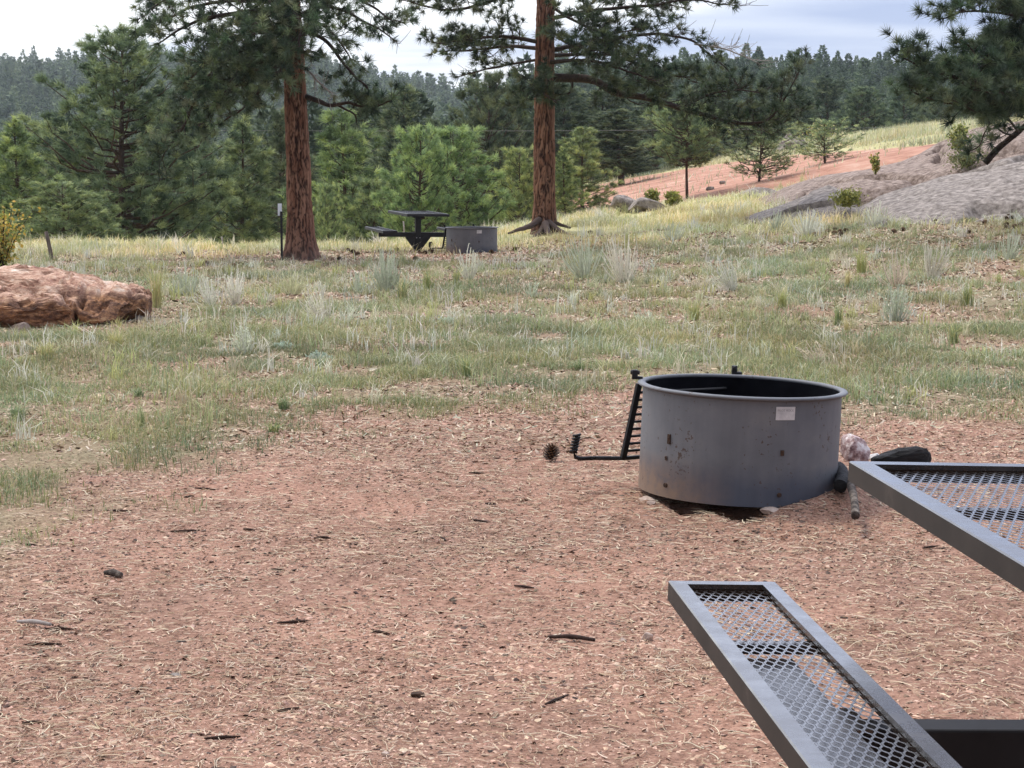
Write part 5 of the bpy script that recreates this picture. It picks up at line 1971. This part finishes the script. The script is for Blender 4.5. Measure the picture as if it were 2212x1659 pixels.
PALE = (.52, .54, .48)
GREY = (.40, .44, .37)
DEAD = (.50, .44, .38)
for k, (px, py, h, w, n, lab, c, le) in enumerate([
        (508, 658, 86, 62, 16, 'white sage clump right of the boulder, stems spread like a fan', (.58, .58, .54), 0),
        (458, 660, 70, 70, 14, 'white sage clump between the tall dry grass and the fan-shaped one', (.56, .57, .53), -.1),
        (405, 640, 78, 60, 18, 'grey-green sage just right of the tall dry grass by the boulder', GREY, 0),
        (530, 765, 92, 60, 14, 'pale sage clump in the grass below the fan-shaped one', PALE, -.08),
        (700, 690, 92, 66, 15, 'leaning silvery sage below the left red trunk', (.55, .54, .49), -.2),
        (752, 690, 50, 50, 9, 'small sparse sage right of the leaning silvery one', PALE, .1),
        (632, 640, 70, 70, 16, 'yellowish sage below the foot of the left red trunk', (.46, .47, .33), 0),
        (835, 625, 92, 76, 34, 'tall thick sage clump in front of the far picnic table', GREY, 0),
        (775, 632, 60, 40, 10, 'thin sage just left of the thick clump by the far table', GREY, 0),
        (1012, 608, 80, 50, 16, 'slender sage right in front of the far fire ring', PALE, 0),
        (1262, 600, 105, 90, 20, 'loose grey sage below the roots of the right red trunk', GREY, -.05),
        (1348, 608, 110, 84, 22, 'tall silvery sage fan right of the loose grey one', (.54, .53, .48), -.05),
        (1580, 628, 82, 50, 14, 'leaning sage clump behind the near fire ring', (.50, .51, .47), -.25),
        (1742, 508, 62, 70, 24, 'dense white sage below the low dark ledge', (.55, .58, .54), 0),
        (1672, 500, 50, 60, 16, 'grey sage left of the dense white one below the ledge', GREY, 0),
        (1890, 490, 58, 60, 18, 'pale sage at the foot of the broad grey slab', PALE, 0),
        (2010, 600, 92, 70, 18, 'grey sage clump below the cones near the right edge', (.46, .45, .40), .1),
        (1935, 618, 80, 100, 16, 'dead pale twiggy bush above the near ring, to its right', DEAD, -.05),
        (1935, 690, 88, 76, 24, 'green-grey sage below the dead twiggy bush', GREY, 0),
        (1770, 785, 56, 70, 10, 'flat dry twigs behind the right rim of the near fire ring', DEAD, -.35),
        (1475, 760, 22, 80, 16, 'flat grey dead sage mat behind the near fire ring', (.50, .46, .42), 0),
        (1400, 700, 44, 60, 8, 'low sage with two bare stems between the fan and the near ring', PALE, -.2),
        (2180, 560, 70, 50, 12, 'sage stem clump at the right edge of the picture', GREY, .1),
        (1452, 520, 44, 60, 14, 'short sage in the slope right of the right red trunk', GREY, 0),
        (1560, 470, 40, 50, 12, 'small sage in dry grass below the red slope', (.48, .48, .40), 0),
        (1150, 640, 40, 46, 8, 'thin grey sage between the far ring and the silvery fan', GREY, 0),
        (960, 700, 26, 60, 12, 'low grey sage mat in the middle of the clearing', (.42, .46, .42), 0),
        (620, 755, 20, 60, 14, 'flat blue-grey sage mat right of the pale clump', (.38, .44, .42), 0),
        (690, 775, 18, 64, 14, 'flat blue-grey sage mat below the leaning silvery one', (.38, .44, .42), 0)]):
    sage(px, py, h, w, n, lab, c, k, le)

GR = [(.20, .27, .12), (.26, .32, .15), (.18, .24, .12)]
YG = [(.40, .42, .16), (.48, .46, .20), (.34, .38, .15)]
DRY = [(.58, .50, .26), (.50, .45, .20), (.64, .56, .34)]
for k, (px, py, h, w, n, lab, pal) in enumerate([
        (338, 668, 112, 70, 130, 'tall yellow dry grass at the right end of the boulder', DRY + YG),
        (1008, 812, 66, 70, 80, 'bright green tuft in the middle of the clearing', YG + GR),
        (612, 880, 42, 76, 90, 'blue-green tuft at the upper edge of the dirt, left of the middle', GR),
        (590, 935, 32, 70, 80, 'rounded pale tuft on the border of the dirt', GR + YG),
        (40, 905, 52, 100, 130, 'blue-green grass tuft at the left edge above the dirt', GR),
        (925, 625, 54, 70, 110, 'green tuft below the post of the far picnic table', GR + YG),
        (985, 612, 40, 50, 70, 'small green tuft below the far fire ring', GR + YG),
        (1250, 800, 30, 60, 70, 'short green tuft left of the near ring hinge', GR),
        (690, 790, 34, 60, 70, 'blue-green tuft below the flat sage mats', GR),
        (870, 650, 70, 60, 90, 'pale straw tuft at the foot of the thick sage clump', DRY + GR),
        (1690, 670, 60, 60, 90, 'yellow-green tuft behind the near ring, right of its middle', YG),
        (1860, 590, 66, 66, 90, 'bright yellow-green weed below the cones of the granite slab', YG),
        (2090, 660, 70, 70, 110, 'green grass tuft near the right edge, below the grey sage', GR + YG),
        (1810, 700, 66, 60, 90, 'tall green grass right of the yellow-green tuft', GR + YG),
        (1830, 620, 50, 40, 60, 'thin straw-coloured grass beside the dead twiggy bush', DRY),
        (2060, 740, 60, 60, 90, 'green grass tuft above the near table', GR + YG),
        (250, 750, 54, 80, 110, 'pale drooping grass below the boulder', YG + DRY),
        (420, 720, 44, 70, 90, 'pale grass below the white sage clumps', YG + DRY),
        (100, 780, 54, 90, 110, 'pale drooping grass at the left, below the small orange rock', YG + DRY),
        (150, 690, 66, 40, 34, 'thin dry grass in front of the middle of the boulder', DRY),
        (1830, 720, 40, 40, 60, 'short straw tuft above the right rim of the near ring', DRY),
        (1500, 690, 60, 70, 100, 'yellow-green grass left of the leaning sage', YG),
        (300, 860, 30, 60, 70, 'low green tuft left above the dirt', GR)]):
    bunch(px, py, h, w, n, lab, pal, k)


# ------------------------------------------------------------------ shrubs with leaves
def leafy(name, label, px, py, hpx, wpx, nst, nl, pal, leaf, Y=None, group=None, seed=0):
    g = on_ground(px, py) if Y is None else W(px, py, Y)
    s = g.y / F
    H, Wd = hpx * s, wpx * s
    rs = np.random.default_rng(900 + seed)
    root = thing(name, label, 'shrub', tuple(g), group=group)
    st = MB()
    Vs, Cs = [], []
    for i in range(nst):
        a = rs.uniform(0, 6.28)
        rr = Wd * .5 * rs.uniform(.15, 1)
        tip = np.array([math.cos(a) * rr, math.sin(a) * rr, H * rs.uniform(.55, 1)])
        t = np.linspace(0, 1, 5)[:, None]
        mid = tip * np.array([.3, .3, .6])
        P = 2 * t * (1 - t) * mid + t * t * tip
        st.tube(P, np.linspace(.010, .003, 5), 4, cap=False)
        m = nl
        u_ = rs.uniform(.25, 1, m)
        q = np.array([[np.interp(v, t[:, 0], P[:, k]) for k in range(3)] for v in u_]) + rs.normal(0, .09 * Wd, (m, 3)) * (1, 1, .7)
        n = unit(rs.normal(size=(m, 3)) + (0, 0, .6))
        x = unit(np.cross(n, rs.normal(size=(m, 3))))
        y = np.cross(n, x)
        L = leaf * rs.uniform(.6, 1.2, m)[:, None]
        Vs.append(np.stack([q - x * L, q - y * L * .7, q + x * L, q + y * L * .7], 1).reshape(-1, 3))
        c = np.asarray(pal)[rs.integers(0, len(pal), m)] * rs.uniform(.8, 1.2, (m, 1))
        Cs.append(np.repeat(c, 4, 0))
    st.build('stems', M['limb'], root)
    V = np.vstack(Vs)
    link('foliage', np_mesh('foliage', V, np.arange(len(V)).reshape(-1, 4), None, np.vstack(Cs)), M['grass'], root)


GOLD = [(.50, .40, .08), (.56, .36, .07), (.30, .32, .08), (.22, .26, .08), (.58, .46, .16)]
LIME = [(.30, .32, .08), (.38, .36, .10), (.20, .24, .07), (.26, .25, .09)]
leafy('leafy_shrub', 'shrub with yellow and orange autumn leaves at the left edge', 5, 600, 165, 140, 26, 46, GOLD, .032, Y=27.0, seed=1)
leafy('leafy_shrub', 'yellow-green shrub among the rocks at the foot of the red slope', 1412, 446, 40, 46, 14, 40, LIME, .045, Y=46.4, group='yellow-green shrubs by the rocks', seed=2)
leafy('leafy_shrub', 'second yellow-green shrub by the rocks, right of the first', 1450, 446, 34, 46, 14, 40, LIME, .045, Y=46.2, group='yellow-green shrubs by the rocks', seed=3)
leafy('leafy_shrub', 'small yellow shrub in the crack above the low dark ledge', 2010 - 118, 378, 46, 34, 12, 34, LIME + GOLD, .035, Y=40.0, group='yellow-green shrubs by the rocks', seed=4)
leafy('leafy_shrub', 'rounded shrub growing between the slabs below the leaning pine', 2072, 332, 62, 66, 24, 44, LIME + [(.10, .14, .05), (.14, .18, .06)], .035, Y=40.0, group='yellow-green shrubs by the rocks', seed=5)
leafy('leafy_shrub', 'low olive shrub left of the round rock above the red slope', 1770, 300, 30, 90, 14, 40, LIME + DRY, .05, Y=84.0, group='yellow-green shrubs by the rocks', seed=6)
leafy('leafy_shrub', 'low olive growth in the gap between the ledge and the grey slab', 1830, 446, 34, 90, 22, 50, [(.26, .27, .07), (.34, .33, .09), (.20, .22, .07)], .03, Y=35.4, group='yellow-green shrubs by the rocks', seed=7)
leafy('leafy_shrub', 'dark low growth in the gap behind the grey slab', 2090, 358, 26, 130, 20, 40, [(.12, .14, .05), (.20, .20, .08)], .03, Y=38.4, group='yellow-green shrubs by the rocks', seed=8)


# ------------------------------------------------------------------ posts, marker and wire
g = on_ground(115, 576, 20, 38)
po = MB().tube([W(116, 590, 32), W(112, 560, 32), W(104, 520, 32), W(99, 500, 32)], [.036, .035, .032, .030], 9)
tag(po.build('fence_post', M['fence'], None, smooth=True), 'leaning grey wooden post behind the boulder', 'post')
mk = W(609, 560, 32.0)
mr = thing('site_marker', 'thin dark post with a small white sign, left of the left red trunk', 'sign post', tuple(mk))
topz = W(609, 440, 32).z - mk.z
MB().box((0, 0, topz * .43 - .02), (.036, .030, topz * .86 + .04)).build('post', M['far_black'], mr, bevel=.003)
sp = MB().box((-.024, 0, topz * .895), (.012, .115, .20), Matrix.Rotation(R(-24), 3, 'Z'))
sp.build('sign_plate', M['sign_white'], mr, bevel=.002)
for k, (px, py, h, lab) in enumerate(((480, 545, 34, 'thin weathered stake in the dry grass below the green pines at left'),
                                      (872, 512, 34, 'thin weathered stake in the dry grass behind the far bench'))):
    c = W(px, py, 38.5)
    hh = h * 38.5 / F
    tag(MB().tube([c - Vector((0, 0, .3)), c + Vector((.01, 0, hh * .5)), c + Vector((0, 0, hh))], [.018, .017, .015], 7).build('wooden_stake', M['dead_twig'], None, True), lab, 'stake', 'weathered stakes in the dry grass')
tt = np.linspace(-1, 1, 40)
wz = W(905, 283, 82).z
wp = np.column_stack([tt * 60 - 4, np.full(40, 82.0), wz + 1.3 * tt ** 2 + .0 * tt])
tag(MB().tube(wp, .006, 5).build('overhead_wire', M['wire']), 'thin overhead wire crossing in front of the dark pines', 'wire')


# ------------------------------------------------------------------ air, light and sky
def build_haze():
    x0, x1, y0, y1, z0, z1 = -900, 900, -12, 1760, -9, 110
    mb = MB().box(((x0 + x1) / 2, (y0 + y1) / 2, (z0 + z1) / 2), (x1 - x0, y1 - y0, z1 - z0))
    m = bpy.data.materials.new('haze')
    m.use_nodes = True
    nt = m.node_tree
    nt.nodes.clear()
    out = nt.nodes.new('ShaderNodeOutputMaterial')
    v = nt.nodes.new('ShaderNodeVolumePrincipled')
    v.inputs['Color'].default_value = (.86, .93, 1.0, 1)
    v.inputs['Density'].default_value = .00015
    v.inputs['Anisotropy'].default_value = .2
    nt.links.new(v.outputs[0], out.inputs['Volume'])
    tag(mb.build('haze', m), kind='stuff')


build_haze()

SUN_EL, SUN_AZ = R(62), R(-48)      # azimuth clockwise from the view direction
tosun = Vector((math.sin(SUN_AZ) * math.cos(SUN_EL), math.cos(SUN_AZ) * math.cos(SUN_EL), math.sin(SUN_EL)))
sd = bpy.data.lights.new('sun', 'SUN')
sd.energy = 2.1
sd.angle = R(13)
sd.color = (1.0, .94, .86)
so = bpy.data.objects.new('sun', sd)
COL.objects.link(so)
so.rotation_euler = tosun.to_track_quat('Z', 'Y').to_euler()

w = bpy.data.worlds.new('World')
scene.world = w
w.use_nodes = True
nt = w.node_tree
ln = nt.links
bg = nt.nodes['Background']
bg.inputs['Strength'].default_value = .1
sky = N(nt, 'ShaderNodeTexSky', sky_type='NISHITA')
sky.sun_disc = False
sky.sun_elevation = SUN_EL
sky.sun_rotation = SUN_AZ
sky.air_density = 1.2
sky.dust_density = 1.5
sky.altitude = 2500
tc = N(nt, 'ShaderNodeTexCoord')
sx = N(nt, 'ShaderNodeSeparateXYZ')
ln.new(tc.outputs['Generated'], sx.inputs[0])
# cloud sheet: direction projected on a high layer
zc = N(nt, 'ShaderNodeMath', operation='MAXIMUM')
zc.inputs[1].default_value = 0.0
ln.new(sx.outputs['Z'], zc.inputs[0])
za = N(nt, 'ShaderNodeMath', operation='ADD')
za.inputs[1].default_value = .06
ln.new(zc.outputs[0], za.inputs[0])
dx = N(nt, 'ShaderNodeMath', operation='DIVIDE')
ln.new(sx.outputs['X'], dx.inputs[0])
ln.new(za.outputs[0], dx.inputs[1])
dy = N(nt, 'ShaderNodeMath', operation='DIVIDE')
ln.new(sx.outputs['Y'], dy.inputs[0])
ln.new(za.outputs[0], dy.inputs[1])
cb = N(nt, 'ShaderNodeCombineXYZ')
ln.new(dx.outputs[0], cb.inputs[0])
ln.new(dy.outputs[0], cb.inputs[1])
mp = N(nt, 'ShaderNodeMapping')
mp.inputs['Location'].default_value = (3.1, 1.7, 0)
mp.inputs['Scale'].default_value = (.34, .55, 1)
ln.new(cb.outputs[0], mp.inputs[0])
n1 = N(nt, 'ShaderNodeTexNoise', i_Scale=1.0, i_Detail=7.0, i_Roughness=.5)
ln.new(mp.outputs[0], n1.inputs['Vector'])
# thicker, bluer cloud to the right, thin bright cloud to the left
ma = N(nt, 'ShaderNodeMath', operation='MULTIPLY_ADD')
ma.inputs[1].default_value = .75
zb = N(nt, 'ShaderNodeMapRange')      # the dark bank lies low on the right horizon
zb.inputs['From Min'].default_value = .09
zb.inputs['From Max'].default_value = .17
zb.inputs['To Min'].default_value = 1.0
zb.inputs['To Max'].default_value = 0.0
ln.new(sx.outputs['Z'], zb.inputs['Value'])
xb = N(nt, 'ShaderNodeMath', operation='MULTIPLY')
ln.new(sx.outputs['X'], xb.inputs[0])
ln.new(zb.outputs[0], xb.inputs[1])
ln.new(xb.outputs[0], ma.inputs[0])
ln.new(n1.outputs['Fac'], ma.inputs[2])
cr = ramp(nt, [(.36, (9.0, 8.9, 8.9)), (.45, (7.0, 7.0, 7.3)), (.53, (4.6, 4.9, 6.1)), (.68, (2.6, 3.05, 4.8))])
ln.new(ma.outputs[0], cr.inputs['Fac'])
mx = N(nt, 'ShaderNodeMix', data_type='RGBA')
mx.inputs['Factor'].default_value = .82
ln.new(sky.outputs[0], mx.inputs['A'])
ln.new(cr.outputs[0], mx.inputs['B'])
fb = N(nt, 'ShaderNodeMapRange')  # unseen sky behind the camera dimmed to keep camera-facing sides darker
fb.inputs['From Min'].default_value = -.7
fb.inputs['From Max'].default_value = .7
fb.inputs['To Min'].default_value = .42
fb.inputs['To Max'].default_value = 1.2
ln.new(sx.outputs['Y'], fb.inputs['Value'])
fm = N(nt, 'ShaderNodeMix', data_type='RGBA', blend_type='MULTIPLY')
fm.inputs['Factor'].default_value = 1
ln.new(mx.outputs['Result'], fm.inputs['A'])
# unseen sky above the view brightened to strengthen reflections on the bench tops
fz = N(nt, 'ShaderNodeMapRange')
fz.inputs['From Min'].default_value = .09
fz.inputs['From Max'].default_value = .18
fz.inputs['To Min'].default_value = 1.0
fz.inputs['To Max'].default_value = 2.5
ln.new(sx.outputs['Z'], fz.inputs['Value'])
ff = N(nt, 'ShaderNodeMath', operation='MULTIPLY')
ln.new(fb.outputs[0], ff.inputs[0])
ln.new(fz.outputs[0], ff.inputs[1])
ln.new(ff.outputs[0], fm.inputs['B'])
ln.new(fm.outputs['Result'], bg.inputs['Color'])

vs = scene.view_settings
vs.view_transform = 'Standard'
vs.look = 'None'
vs.exposure = .43
vs.gamma = 1
vs.use_curve_mapping = False
cy = scene.cycles
cy.max_bounces = 6
cy.diffuse_bounces = 3
cy.glossy_bounces = 3
cy.transmission_bounces = 3
cy.volume_bounces = 0
cy.transparent_max_bounces = 8
cy.use_denoising = True
print('tufts', nt1, nt2, nt3)
